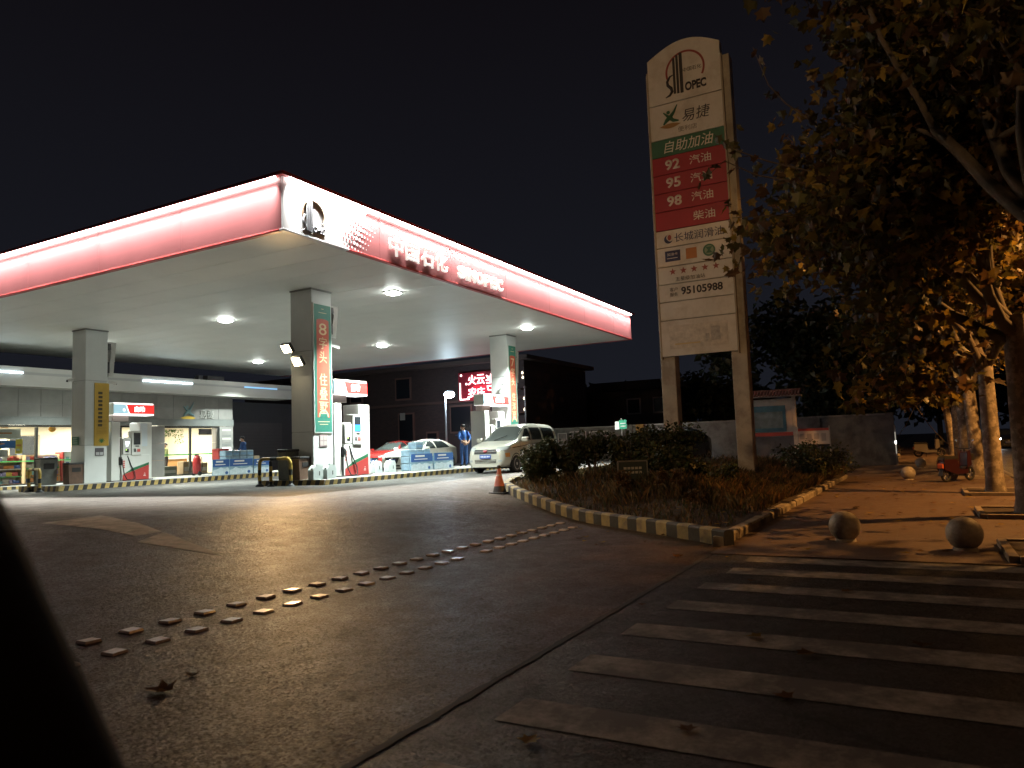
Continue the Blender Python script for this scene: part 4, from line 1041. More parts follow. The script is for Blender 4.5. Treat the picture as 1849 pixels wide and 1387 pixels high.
for k in range(170):
    x = rl.uniform(0, 1.45); z = -rl.random() ** 2 * (.75 if x > .9 or x < .3 else .35); a_ = rl.uniform(0, 6.3)
    c, s_ = math.cos(a_) * .045, math.sin(a_) * .045; y = rl.uniform(-.05, .05)
    gm.add([(x - c, y, z - s_), (x + s_ * .6, y + .01, z - c * .6), (x + c, y, z + s_), (x - s_ * .6, y - .01, z + c * .6)], [(0, 1, 2, 3)])
gm.build('garland_leaves', mat('garland_green', (0.10, 0.20, 0.04), 0.6), t)
# ---- dark passage right of the shop
t = thing('passage_wall', 'dark shuttered passage wall right of the shop', 'wall', (28.9, 36.5, .33))
M_pass = mat('passage_dark', (0.045, 0.048, 0.055), 0.6, var=0.15, vs=1)
MB().box(0, 7.0, 0, .2, 0, 4.36).build('wall_panel', M_pass, t)
MB().box(.15, 6.0, -.05, .0, 0, 3.1).build('shutter', mat('shutter_dark', (0.065, 0.067, 0.07), 0.5, var=0.1), t)
for k in range(15): MB().box(.15, 6.0, -.062, -.051, .1 + k * .2, .13 + k * .2).build('slat', mat('shutter_rib', (0.05, 0.052, 0.055), 0.5), t)
MB().box(.5, .85, -.1, -.066, 2.2, 3.0).build('side_box', mat('box_dim', (0.16, 0.15, 0.14), 0.6), t)
t = thing('roof_turret', 'small pale block standing on the shop roof', 'roof block', (29.6, 37.0, 5.3))
MB().box(0, 1.2, 0, 1.2, 0, .95).build('block', mat('turret_pale', (0.32, 0.31, 0.29), 0.7), t, bev=.01)
MB().box(-.55, -.25, .1, .4, 0, .95).build('pipe_stack', M_grey, t)

# =================================================================== PRICE PYLON
M_py = mat('pylon_panel', (0.64, 0.615, 0.565), 0.5, var=0.12, vs=1.2, c2=(0.40, 0.35, 0.28), c2s=1.3, c2t=(0.48, 0.80))
M_pyr = mat('pylon_red', (0.32, 0.016, 0.030), 0.5, var=0.12, vs=2)
M_pyg = mat('pylon_green', (0.03, 0.13, 0.07), 0.5, var=0.1, vs=2)
M_pyp = mat('pylon_post', (0.42, 0.385, 0.33), 0.7, var=0.25, vs=1.4, c2=(0.26, 0.23, 0.19), c2s=1.6, bump=0.1)
M_pyf = mat('pylon_frame', (0.34, 0.29, 0.22), 0.6, var=0.2, vs=2)
M_ink = mat('pylon_ink', (0.035, 0.030, 0.030), 0.6); M_inkb = mat('pylon_blue', (0.025, 0.03, 0.085), 0.6)
M_lit = mat('pylon_letter', (0.72, 0.68, 0.62), 0.5); M_ring = mat('pylon_ring', (0.28, 0.05, 0.04), 0.5)
PX = 20.0; YR, YL = 4.12, 6.18
pyl = thing('price_pylon', 'tall two-legged price pylon sign standing in the planting bed', 'sign', (PX, (YR + YL) / 2, .6))
def py(mb, name, m, **k): return under(mb.build(name, m, None, **k), pyl)
for y0, y1 in ((3.90, 4.32), (5.86, 6.28)):
    py(MB().box(PX + .10, PX + .52, y0, y1, .3, 12.0), 'post', M_pyp, bev=.02)
for y in (YR - .045, YL - .005): py(MB().box(PX - .01, PX + .30, y, y + .05, 3.70, 12.0), 'side_frame', M_pyf, bev=.01)
py(MB().box(PX + .06, PX + .40, YR + .22, YL - .22, 3.8, 12.1), 'core', M_grey)
rows = [(10.98, None, M_py), (9.95, 10.96, M_py), (9.45, 9.935, M_pyg), (8.93, 9.44, M_pyr), (8.40, 8.915, M_pyr), (7.87, 8.385, M_pyr), (7.33, 7.855, M_pyr), (6.84, 7.31, M_py), (6.29, 6.82, M_py), (5.79, 6.27, M_py), (5.29, 5.77, M_py), (4.77, 5.27, M_py), (3.76, 4.75, M_py)]
for z0, z1, m in rows:
    if z1 is None:
        pts = [(YR, z0), (YL, z0)] + [(lerp(YL, YR, k / 14), 12.32 + .40 * math.sin(math.pi * (k / 14) * .94 + .03)) for k in range(15)]
        py(MB().prism(pts, PX, PX + .05, 'x'), 'sign_panel', m)
        py(MB().prism(pts, PX + .056, PX + .30, 'x'), 'crown_box', M_pyf)
    else: py(MB().box(PX, PX + .05, YR, YL, z0, z1), 'sign_panel', m, bev=.006)
def pl(txt, yc, zc, fit, m, name='sign_letters', **k):
    return under(lettering(name, txt, m, (PX - .002, yc, zc), FACE_X, fit=fit, ext=.006, **k), pyl)
emblem(pyl, 5.10, 11.82, .56, 'x', PX, (M_ring, M_ink), ext=.008)
leap_emblem(pyl, 5.60, 10.52, .62, 'x', PX, (mat('swoosh_dim', (0.32, 0.18, 0.06), 0.6), mat('figure_dim', (0.03, 0.12, 0.06), 0.6)))
pl('易捷', 4.86, 10.50, (.78, .36), M_ink, shear=.15)
pl('便利店', 5.12, 10.14, (.54, .15), mat('pylon_grey', (0.22, 0.19, 0.16), 0.6))
pl('自助加油', 5.12, 9.70, (1.40, .34), M_lit, shear=.2)
for zc, num in ((9.18, '92'), (8.66, '95'), (8.13, '98')):
    pl(num, 5.60, zc, (.42, .30), M_lit, bold=0.008); pl('汽油', 4.82, zc + .01, (.60, .26), M_lit)
pl('柴油', 4.80, 7.60, (.60, .26), M_lit)
pl('长城润滑油', 4.98, 7.07, (1.36, .25), M_inkb)
mb = MB(); rr = .125
for k in range(16):
    a0, a1 = R_(100 + k * 15), R_(100 + (k + 1) * 15); th = .09 * math.sin(math.pi * (k + .5) / 16)
    mb.add([(PX - .007, 5.83 - .0 - rr * math.cos(a0), 7.06 + rr * math.sin(a0)), (PX - .007, 5.83 - rr * math.cos(a1), 7.06 + rr * math.sin(a1)), (PX - .007, 5.83 - (rr - th) * math.cos(a1), 7.06 + (rr - th) * math.sin(a1)), (PX - .007, 5.83 - (rr - th) * math.cos(a0), 7.06 + (rr - th) * math.sin(a0))], [(0, 1, 2, 3)])
py(mb, 'oil_emblem', M_inkb)
py(MB().disc((PX - .008, 5.80, 7.10), .055, 'x', 12, r2=.08), 'oil_emblem_dot', M_ring)
def rrect(y0, y1, z0, z1, m, name, d=.008): return py(MB().box(PX - d, PX + .002, y0, y1, z0, z1), name, m)
rrect(5.52, 5.95, 6.42, 6.72, M_inkb, 'card_badge'); pl('加油卡', 5.74, 6.62, (.30, .08), M_lit).location.x -= .008
rrect(5.60, 5.90, 6.50, 6.515, M_lit, 'badge_line', .013)
rrect(5.06, 5.36, 6.42, 6.72, mat('badge_orange', (0.42, 0.16, 0.04), 0.5), 'orange_badge')
py(MB().disc((PX - .006, 4.72, 6.58), .17, 'x', 24), 'green_badge', M_pyg)
py(MB().disc((PX - .010, 4.72, 6.58), .125, 'x', 20), 'badge_field', mat('badge_pale', (0.22, 0.30, 0.20), 0.6))
py(MB().prism([(4.63, 6.5), (4.81, 6.5), (4.75, 6.58), (4.81, 6.67), (4.63, 6.67), (4.69, 6.58)], PX - .014, PX - .010, 'x'), 'badge_mark', M_pyg)
for k in range(5):
    cy, cz = 5.76 - k * .30, 6.12
    py(MB().prism([(cy + (.10 if q % 2 == 0 else .042) * math.sin(R_(36 * q)), cz + (.10 if q % 2 == 0 else .042) * math.cos(R_(36 * q))) for q in range(10)], PX - .008, PX + .001, 'x'), 'star', M_ring)
pl('五星级加油站', 5.28, 5.90, (.82, .12), M_ink)
pl('95105988', 4.98, 5.55, (1.14, .22), M_ink, bold=0.008)
pl('客户', 5.76, 5.62, (.22, .11), M_ink); pl('服务', 5.76, 5.48, (.22, .11), M_ink)
M_print = mat('faded_print', (0.60, 0.56, 0.49), 0.6, var=0.3, vs=6)
rrect(4.35, 5.95, 3.95, 4.60, M_print, 'faded_poster')
rrect(5.10, 5.80, 4.06, 4.10, mat('faded_yellow', (0.58, 0.46, 0.24), 0.6), 'faded_line', .012); rrect(4.55, 4.8, 4.1, 4.48, mat('faded_blue', (0.44, 0.42, 0.39), 0.6, var=.4, vs=9), 'faded_block', .012); rrect(4.85, 4.95, 4.1, 4.3, MATS['faded_blue'], 'faded_block', .012)

# =================================================================== BED SIGN, NOTICE BOARDS, WALL
t = thing('bed_sign', 'dark tilted lawn sign with two pale lines among the shrubs', 'sign', (15.1, 5.45, bedz(15.1, 5.45)), R_(-62))
M_bsf = mat('bed_sign_frame', (0.14, 0.13, 0.11), 0.5); M_bsp = mat('bed_sign_panel', (0.03, 0.04, 0.034), 0.4)
for s_ in (-.22, .22): MB().tube([(s_, 0, -.1), (s_, 0, .3)], .015, 6).build('leg', M_bsf, t)
MB().box(-.30, .30, -.012, .012, .14, .56).build('panel', M_bsp, t)
for b_ in ((-.32, .32, .54, .57), (-.32, .32, .13, .16)): MB().box(b_[0], b_[1], -.02, .02, b_[2], b_[3]).build('frame_bar', M_bsf, t)
for s_ in (-.31, .31): MB().box(s_ - .015, s_ + .015, -.02, .02, .161, .539).build('frame_bar', M_bsf, t)
for k in range(2):
    for q in range(5): MB().box(-.19 + q * .08, -.13 + q * .08, -.016, -.010, .38 - k * .09, .43 - k * .09).build('print_mark', mat('bed_sign_print', (0.35, 0.34, 0.30), 0.6), t)
# roofed notice board
M_post = mat('board_post', (0.46, 0.40, 0.35), 0.6, var=0.2)
t = thing('notice_board', 'roofed notice board with a blue poster standing before the grey wall', 'notice board', (32, 5.45, 0), group=None)
for y in (-.95, .95):
    MB().box(-.07, .07, y - .07, y + .07, -.05, 3.05).build('post', M_post, t, bev=.01)
MB().box(-.03, .03, -.87, .87, 1.45, 2.98).build('panel', mat('board_white', (0.46, 0.40, 0.36), 0.6, var=0.12), t)
MB().box(-.045, -.032, -.62, .80, 1.62, 2.70).build('poster', mat('board_teal', (0.06, 0.17, 0.22), 0.5, var=0.4, vs=3), t)
MB().box(-.05, -.046, -.50, .66, 1.78, 2.45).build('poster_field', mat('board_mist', (0.22, 0.26, 0.24), 0.5, var=0.5, vs=3.5), t)
MB().box(-.045, -.032, -.86, .86, 1.45, 1.60).build('red_band', mat('board_red', (0.28, 0.03, 0.025), 0.6), t)
rf = MB().box(-.42, .42, -1.25, 1.2, 3.06, 3.12).build('roof', M_post, t)
for k in range(20):
    MB().tube([(-.46, -1.22 + k * .124, 3.10), (-.02, -1.22 + k * .124, 3.30)], .055, 6, flat=.5).build('roof_tile', mat('tile_red', (0.24, 0.10, 0.07), 0.7, var=.2), rf)
MB().tube([(0, -1.27, 3.31), (0, 1.24, 3.31)], .06, 8).build('ridge', MATS['tile_red'], rf)
t = thing('small_notice_board', 'low white notice board with a red top rail', 'notice board', (31, 3.7, 0.0))
for y in (-.58, .58): MB().tube([(0, y, -.05), (0, y, 1.78)], .022, 8).build('post', mat('steel_dull', (0.35, 0.34, 0.33), 0.4, 0.6), t)
MB().box(-.02, .02, -.56, .56, 1.08, 1.70).build('panel', mat('board_pale_white', (0.42, 0.38, 0.37), 0.6), t)
MB().box(-.026, -.018, -.56, .56, 1.60, 1.70).build('red_rail', MATS['board_red'], t)
for k in range(4): MB().box(-.026, -.019, -.45 + k * .26, -.28 + k * .26, 1.2 + .08 * (k % 2), 1.5).build('print_block', mat('board_print', (0.27, 0.24, 0.25), 0.6), t)
# green and white direction plate
t = thing('direction_sign', 'small green and white plate on a thin post', 'sign', (31, 11.6, gz(31, 11.6)))
MB().tube([(0, 0, -.05), (0, 0, 2.0)], .02, 8).build('post', MATS['steel_dull'], t)
MB().box(-.03, -.02, -.24, .10, 1.52, 1.92).build('green_plate', mat('plate_green2', (0.03, 0.26, 0.16), 0.5), t)
MB().box(-.03, -.02, .11, .30, 1.50, 1.86).build('white_plate', mat('plate_white2', (0.5, 0.52, 0.5), 0.5), t)
for k in range(2): MB().box(-.036, -.029, -.2, .04, 1.62 + k * .12, 1.66 + k * .12).build('print_line', MATS['plate_white2'], t)
# boundary wall built of bays
M_wall = mat('boundary_render', (0.16, 0.155, 0.15), 0.85, var=0.22, vs=1.2, bump=0.25, bs=14, c2=(0.09, 0.085, 0.08), c2s=1.4)
t = thing('boundary_wall', 'long grey rendered wall behind the planting bed', 'wall', (36.5, 1.2, 0))
for k in range(6): MB().box(0, .18, 3.0 * k + .006, 3.0 * k + 2.994, -.15, 2.22).build('wall_bay', M_wall, t)
for k in range(7): MB().box(-.06, .24, 3.0 * k - .16, 3.0 * k + .16, -.15, 2.30).build('pier', M_wall, t)
for k in range(6): MB().box(-.04, .22, 3.0 * k + .163, 3.0 * k + 2.837, 2.222, 2.29).build('coping', mat('coping_grey', (0.2, 0.19, 0.18), 0.8, var=.2), t)
def wall_board(y0, y1, z0, z1, n_, label):
    t = thing('framed_board', label, 'notice board', (36.42, y0, z0)); W = y1 - y0; H = z1 - z0
    MB().box(-.04, .05, 0, W, 0, H).build('backing', mat('board_back', (0.15, 0.135, 0.13), 0.6, var=.3, vs=5), t)
    fm = mat('board_rim', (0.48, 0.45, 0.43), 0.5)
    for a in [(0, W, 0, .04), (0, W, H - .04, H)]: MB().box(-.06, -.041, a[0], a[1], a[2], a[3]).build('rim', fm, t)
    for k in range(n_ + 1): MB().box(-.06, -.041, (W - .04) * k / n_, (W - .04) * k / n_ + .04, .041, H - .041).build('rim', fm, t)
    for k in range(n_):
        a = W * k / n_ + .1
        MB().box(-.05, -.041, a, a + W / n_ - .18, H * .18, H * .55).build('picture', mat('pic_%d' % (k % 2), ((0.28, 0.22, 0.20), (0.20, 0.22, 0.24))[k % 2], 0.6, var=.5, vs=7), t)
wall_board(16.75, 17.3, 1.35, 2.02, 1, 'small white-rimmed board at the upper left of the grey wall')
wall_board(16.75, 17.3, .55, 1.25, 1, 'small white-rimmed board under another on the grey wall')
wall_board(15.62, 16.58, .9, 2.08, 2, 'wide two-pane framed board left of another on the grey wall')
wall_board(14.38, 15.45, .9, 2.04, 2, 'wide two-pane framed board nearest the green and white plate')
t = thing('yellow_door', 'ochre panel door set in the grey wall', 'door', (36.44, 12.44, .3))
MB().box(-.05, .05, 0, .42, 0, 2.0).build('leaf', mat('door_ochre', (0.28, 0.15, 0.03), 0.6, var=.15), t, bev=.01)
MB().box(-.07, -.05, .04, .07, .9, 1.1).build('handle', M_dark, t)
t = thing('wall_end_strip', 'thin white reflective strip at the grey wall end, gleam put in as glow', 'lamp', (36.35, 1.02, .0))
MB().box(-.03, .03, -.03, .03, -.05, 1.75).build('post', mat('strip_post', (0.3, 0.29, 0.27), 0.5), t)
MB().box(-.036, -.031, -.02, .02, .5, 1.45).build('strip', mat('strip_gleam', (0.9, 0.85, 0.7), emit=.35), t)  # the strip only reflects; its gleam is put in as emission
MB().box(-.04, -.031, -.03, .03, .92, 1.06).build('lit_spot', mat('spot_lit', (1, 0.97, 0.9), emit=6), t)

# =================================================================== RESTAURANT AND YARD
M_brick = bpy.data.materials.new('dark_brick'); M_brick.use_nodes = True
n = M_brick.node_tree.nodes; l = M_brick.node_tree.links; b = n['Principled BSDF']
tcb = n.new('ShaderNodeTexCoord'); br = n.new('ShaderNodeTexBrick'); mpb = n.new('ShaderNodeMapping'); mpb.inputs['Rotation'].default_value = (0, R_(90), 0)
cmb = n.new('ShaderNodeCombineXYZ'); spb = n.new('ShaderNodeSeparateXYZ'); l.new(tcb.outputs['Object'], spb.inputs[0]); l.new(spb.outputs['Y'], cmb.inputs[0]); l.new(spb.outputs['Z'], cmb.inputs[1])
l.new(cmb.outputs[0], br.inputs['Vector']); br.inputs['Scale'].default_value = 1.0; br.inputs['Brick Width'].default_value = .26; br.inputs['Row Height'].default_value = .08
br.inputs['Mortar Size'].default_value = .006
br.inputs['Color1'].default_value = (0.055, 0.036, 0.038, 1); br.inputs['Color2'].default_value = (0.075, 0.046, 0.046, 1); br.inputs['Mortar'].default_value = (0.05, 0.044, 0.044, 1)
l.new(br.outputs['Color'], b.inputs['Base Color']); b.inputs['Roughness'].default_value = .9
rest = thing('restaurant_building', 'dark two-storey brick restaurant with a red lit sign', 'building', (42, 22.2, .3))
def rp(mb, name, m, **k): return under(mb.build(name, m, None, **k), rest)
rp(MB().box(42, 52, 22.2, 48, .1, 6.95), 'wall', M_brick)
rp(MB().box(41.3, 52.3, 21.6, 48.4, 6.95, 7.22), 'eave', mat('eave_dark', (0.10, 0.07, 0.065), 0.8))
rp(MB().box(41.75, 42.0, 22.2, 48, 4.45, 4.62), 'string_course', mat('course_dark', (0.12, 0.07, 0.06), 0.8))
M_wd = mat('dark_window', (0.015, 0.017, 0.022), 0.15); M_wf = mat('window_trim', (0.16, 0.085, 0.07), 0.7)
for y0, y1, z0, z1 in ((26.2, 28.0, 2.4, 4.3), (31.2, 32.6, 4.9, 6.5), (31.0, 32.4, 1.6, 4.0), (35.6, 36.8, 4.9, 6.5), (29.0, 30.0, .4, 2.6), (23.2, 24.6, 2.4, 4.2), (35.2, 36.6, 1.6, 4.0)):
    f = rp(MB().box(41.9, 42.05, y0, y1, z0, z1), 'window', M_wf)
    p_ = MB().box(41.88, 41.96, y0 + .12, y1 - .12, z0 + .12, z1 - .12).build('pane', M_wd); under(p_, rest); p_.parent = f
rp(MB().box(41.82, 41.95, 31.75, 32.15, 3.5, 4.0), 'white_card', mat('card_white', (0.38, 0.38, 0.36), 0.6))
for k in range(3): rp(MB().box(41.5, 42, 22.25 + k * .01, 22.95, 2.0 + k * 1.5, 2.06 + k * 1.5), 'corner_ledge', M_wf)
# lit sign
M_neon = mat('neon_pink', (1.0, 0.50, 0.55), emit=5.5); M_neonw = mat('neon_dot', (1.0, 0.90, 0.88), emit=4.5)
ns = thing('restaurant_sign', 'red board with glowing pink characters on the dark brick building', 'lit sign', (41.7, 23.6, 4.5))
def sg(o): return under(o, ns)
sg(MB().box(41.72, 41.88, 23.2, 27.1, 4.52, 6.42).build('board', mat('sign_board_dark', (0.30, 0.012, 0.03), 0.5)))
for ch, y, z, s_ in (('火', 25.98, 5.90, .62), ('云', 25.32, 5.90, .62), ('农', 25.98, 5.05, .62), ('庄', 25.32, 5.05, .62), ('烤', 24.40, 5.65, 1.05)):
    sg(lettering('sign_letter', ch, M_neon, (41.70, y, z), FACE_X, fit=(s_, s_ * 1.05), ext=.05))
sg(MB().box(41.68, 41.715, 26.92, 26.99, 4.68, 5.75).build('border_tube', M_neonw)); sg(MB().box(41.68, 41.715, 26.25, 26.99, 4.60, 4.66).build('border_tube', M_neonw))
for y, z in ((26.85, 6.25), (26.45, 5.65), (26.3, 4.75), (24.0, 4.8)): sg(MB().lathe([(.05, -.03), (.07, 0), (.05, .03)], 8, 0, (41.69, y, z), 'x').build('border_bulb', M_neonw))
light('sign_glow', 'AREA', (41.3, 25.2, 5.5), 55, (1.0, 0.10, 0.18), ns, shape='RECTANGLE', size=2.0, size_y=1.5).location = (-.42, 1.6, 1.0)
ns.children[-1].rotation_euler = (R_(90), 0, R_(90))
# string of small lamps on the corner of the building
for i, (y, z) in enumerate(((22.12, 6.05), (22.1, 5.75), (22.05, 4.4), (22.05, 3.7))):
    t = thing('eave_bulb', 'small warm bulb on the brick building corner, %s from the top' % ORD[i], 'bulb', (41.6, y, z), group='bulbs on the brick building corner')
    MB().lathe([(.02, .12), (.05, .06), (.07, 0), (.04, -.06)], 10).build('bulb', mat('bulb_warm', (1.0, 0.85, 0.6), emit=3.5), t)
    MB().box(0, .42, -.01, .01, .10, .13).build('arm', M_dark, t)
# yard lamp with a white head
def yard_lamp(x, y, z, h, label, lit):
    t = thing('yard_lamp', label, 'street lamp', (x, y, z))
    MB().tube([(0, 0, -.05), (0, 0, h * .45), (0, 0, h)], [.07, .06, .045], 10).build('pole', mat('lamp_pole', (0.42, 0.42, 0.44), 0.4, 0.3), t)
    MB().lathe([(.14, -.04), (.12, .1), (.08, .14)], 12).build('base', MATS['lamp_pole'], t)
    if lit:
        MB().tube([(0, 0, h - .05), (-.1, -.3, h + .02)], .03, 8).build('arm', MATS['lamp_pole'], t)
        MB().cbox((-.14, -.42, h - .02), (.34, .30, .10)).build('head', M_hous, t, bev=.02)
        MB().lathe([(.10, -.03), (.26, -.08), (.33, -.22), (.26, -.36), (.08, -.44)], 18, 0, (-.16, -.42, h)).build('lens', mat('yard_glare', (0.60, 0.85, 1.0), emit=60), t)  # globe made oversize to stand for the lamp's glare
        light('lamp', 'POINT', (-.16, -.42, h - .55), P_POST, (0.75, 0.88, 1.0), t, shadow_soft_size=.12)
    else: MB().lathe([(.06, h), (.10, h + .05), (.03, h + .12)], 12).build('cap', MATS['lamp_pole'], t)
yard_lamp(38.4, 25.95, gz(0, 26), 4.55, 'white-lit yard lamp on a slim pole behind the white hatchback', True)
yard_lamp(40.6, 21.45, gz(0, 21), 4.55, 'unlit slim grey pole beside the column behind the van', False)
t = thing('blue_fence', 'low blue panel fence behind the blue-clad man', 'fence', (34.5, 21.1, gz(0, 20)))
M_bf = mat('fence_blue', (0.05, 0.09, 0.2), 0.5, var=.15)
for k in range(1):
    MB().box(0, .04, k * .9, k * .9 + .86, .1, 1.5).build('panel', M_bf, t)
for k in range(2): MB().box(-.03, .06, k * .9 - .04, k * .9 + .01, -.05, 1.75).build('post', M_bf, t)
MB().box(-.02, .05, -.3, 1.6, 1.62, 1.70).build('top_rail', M_bf, t)
# a dark house far behind, with pale window frames, and small far lights
hs = thing('far_house', 'dark far house with pale window frames behind the pylon', 'house', (57, 18.2, 0))
MB().box(0, 6, -1.5, 6.0, -.2, 5.6).build('wall', mat('far_house_wall', (0.05, 0.045, 0.045), 0.9), hs)
MB().prism([(-1.9, 5.6), (6.4, 5.6), (5.4, 6.3), (-1.0, 6.3)], -.4, 6.4, 'x').build('roof', mat('far_roof', (0.035, 0.03, 0.03), 0.9), hs)
for y, z in ((-.2, 3.6), (-.2, 1.4), (2.0, 3.6)):
    f = MB().box(-.06, .0, y - .6, y + .6, z, z + 1.3).build('window', mat('far_trim', (0.30, 0.26, 0.27), 0.7), hs)
    MB().box(-.08, -.05, y - .48, y + .48, z + .12, z + 1.18).build('pane', M_wd, f)
for i, (x, y, z, c, e, s_, lb) in enumerate(((63.4, 29.4, 7.6, (0.45, 0.8, 1.0), 5, .11, 'tiny bluish far light in the sky beside the van column'), (70.7, 16.7, 4.2, (0.15, 0.75, 0.25), 1.0, .45, 'small green lit far sign behind the pylon leg'), (71.1, 16.0, 4.1, (1.0, 0.75, 0.45), 12, .22, 'small warm far lamp beside the pylon leg'), (70.9, 16.45, 3.2, (0.4, 0.9, 0.55), 3, .2, 'tiny green far light under the green far sign'))):
    t = thing('far_lamp', lb, 'far lamp', (x, y, z))
    if i == 1: MB().box(0, .1, -s_, s_, -s_, s_).build('lit_face', mat('farl%d' % i, c, emit=e), t)
    else: MB().lathe([(s_ * .4, -s_), (s_, 0), (s_ * .4, s_)], 12).build('globe', mat('farl%d' % i, c, emit=e), t)
    MB().tube([(.1, 0, -z - .2), (.1, 0, -.1)], .05, 6).build('pole', M_dark, t)

# =================================================================== PAVEMENT FURNITURE
M_stone = mat('bollard_stone', (0.34, 0.31, 0.27), 0.55, var=0.3, vs=16, c2=(0.24, 0.21, 0.17), c2s=7, bump=.1)
for x, y, lb, c2 in ((10.98, 1.0, 'two-toned round stone bollard nearest the bed kerb', 1), (10.46, -.36, 'round stone bollard nearest the right edge', 0), (25.1, .44, 'far pale stone bollard left of the red scooter', 0), (24.95, -.65, 'far pale stone bollard touching the red scooter', 0), (33.2, .12, 'dim stone bollard farthest left on the pavement', 0), (32.0, -.78, 'dim stone bollard behind the red scooter', 0)):
    t = thing('stone_bollard', lb, 'bollard', (x, y, .02), group='round stone bollards on the pavement')
    MB().lathe([(.20 * math.cos(R_(a)), .185 + .20 * math.sin(R_(a))) for a in range(-68, 90, 8)] + [(.004, .385)], 28).build('ball', M_stone, t)
    MB().lathe([(.14, -.03), (.13, .02), (.08, .03)], 20).build('foot', mk, t)
    if c2: MB().lathe([(.2015 * math.cos(R_(a)), .2015 * math.sin(R_(a))) for a in range(0, 91, 10)], 24, 0, (-.0, -.0, .185), 'x').build('tan_face', mat('bollard_tan', (0.28, 0.19, 0.11), 0.7, var=.2), t).rotation_euler = (0, 0, 0)  # tan half shell over one side of the ball
M_pit = mat('pit_kerb', (0.22, 0.18, 0.14), 0.85, var=.3, vs=8, bump=.3)
for x, lb in ((10.35, 'low kerb frame round the bare earth at the right edge'), (14.9, 'low kerb frame round the nearest plane tree'), (19.7, 'low kerb frame round the second plane tree'), (26.2, 'low kerb frame round the third plane tree')):
    t = thing('tree_pit', lb, 'tree pit', (x, -1.42, .02), group='tree pits along the pavement')
    for b_ in ((-.75, .75, .60, .70), (-.75, .75, -.70, -.60)): MB().box(*b_, -.05, .06).build('kerb_stone', M_pit, t, bev=.01)
    for s_ in (-.80, .70): MB().box(s_, s_ + .10, -.598, .598, -.05, .06).build('kerb_stone', M_pit, t, bev=.01)
    MB().box(-.7, .7, -.6, .6, -.05, .03).build('earth', M_earth, t)

# street lamps, sodium, on the far side of the trees
def street_lamp(x, y, label, rz=0.0, k=1.0):
    t = thing('street_lamp', label, 'street lamp', (x, y, -.1), rz, group='sodium street lamps')
    MB().tube([(0, 0, -.1), (0, 0, 4), (0, 0, 8.4), (0, .5, 8.9), (0, 1.6, 9.1)], [.11, .09, .06, .05, .045], 10).build('pole', mat('lamp_steel', (0.3, 0.3, 0.3), .4, .5), t)
    MB().lathe([(.2, -.08), (.18, .12), (.1, .2)], 14).build('base', MATS['lamp_steel'], t)
    MB().cbox((0, 1.85, 9.10), (.28, .7, .16)).build('head', M_hous, t, bev=.03)
    MB().box(-.10, .10, 1.6, 2.12, 8.985, 9.02).build('lens', mat('sodium_lens', (1.0, 0.48, 0.12), emit=40), t)
    light('lamp', 'SPOT', (0, 1.85, 8.93), P_STREET * k, (1.0, 0.44, 0.105), t, rot=(R_(12), 0, 0), spot_size=R_(160), spot_blend=.6, shadow_soft_size=.12)
for x, y, rz, lb in ((18, -8.5, 0, 'sodium street lamp standing across the pavement trees'), (3.5, -11.5, 0, 'weak unseen sodium lamp added past the right edge to light the nearest crown'), (45, -8.5, 0, 'farther sodium street lamp across the pavement trees')): street_lamp(x, y, lb, rz, .05 if x < 10 else 1.0)  # the weak one by the crossing is added to brighten the nearest tree
t = thing('added_mast_lamp', 'tall unseen mast lamp added behind the viewer to light the price pylon', 'street lamp', (-22, 4.5, -.004))  # unseen mast added, beam kept narrow to brighten the pylon face
MB().tube([(0, 0, -.1), (0, 0, 6), (0, 0, 11.6)], [.16, .13, .09], 12).build('pole', MATS['lamp_steel'], t)
MB().lathe([(.28, -.08), (.26, .14), (.15, .24)], 14).build('base', MATS['lamp_steel'], t)
for s_ in (-.45, .45):
    MB().cbox((.15, s_, 11.6), (.5, .7, .2)).build('head', M_hous, t, bev=.03)
    MB().box(.0, .38, s_ - .25, s_ + .25, 11.46, 11.498).build('lens', MATS['sodium_lens'], t)
light('lamp', 'SPOT', (.2, 0, 11.4), P_MAST, (1.0, 0.60, 0.27), t, aim=(42, -.6, 5.5), spot_size=R_(28), spot_blend=.4, shadow_soft_size=.15)

# =================================================================== VEHICLES
def crm(xs, ys, x):
    """smooth monotone-ish interpolation"""
    if x <= xs[0]: return ys[0]
    if x >= xs[-1]: return ys[-1]
    for i in range(len(xs) - 1):
        if x <= xs[i + 1]: break
    h = xs[i + 1] - xs[i]; t = (x - xs[i]) / h; d = (ys[i + 1] - ys[i]) / h
    def slope(k):
        if k <= 0 or k >= len(xs) - 1: return d
        a = (ys[k] - ys[k - 1]) / (xs[k] - xs[k - 1]); b_ = (ys[k + 1] - ys[k]) / (xs[k + 1] - xs[k])
        return 0 if a * b_ <= 0 else 2 * a * b_ / (a + b_)
    m0, m1 = slope(i), slope(i + 1)
    return ys[i] * (2 * t ** 3 - 3 * t * t + 1) + ys[i + 1] * (-2 * t ** 3 + 3 * t * t) + h * (m0 * (t ** 3 - 2 * t * t + t) + m1 * (t ** 3 - t * t))
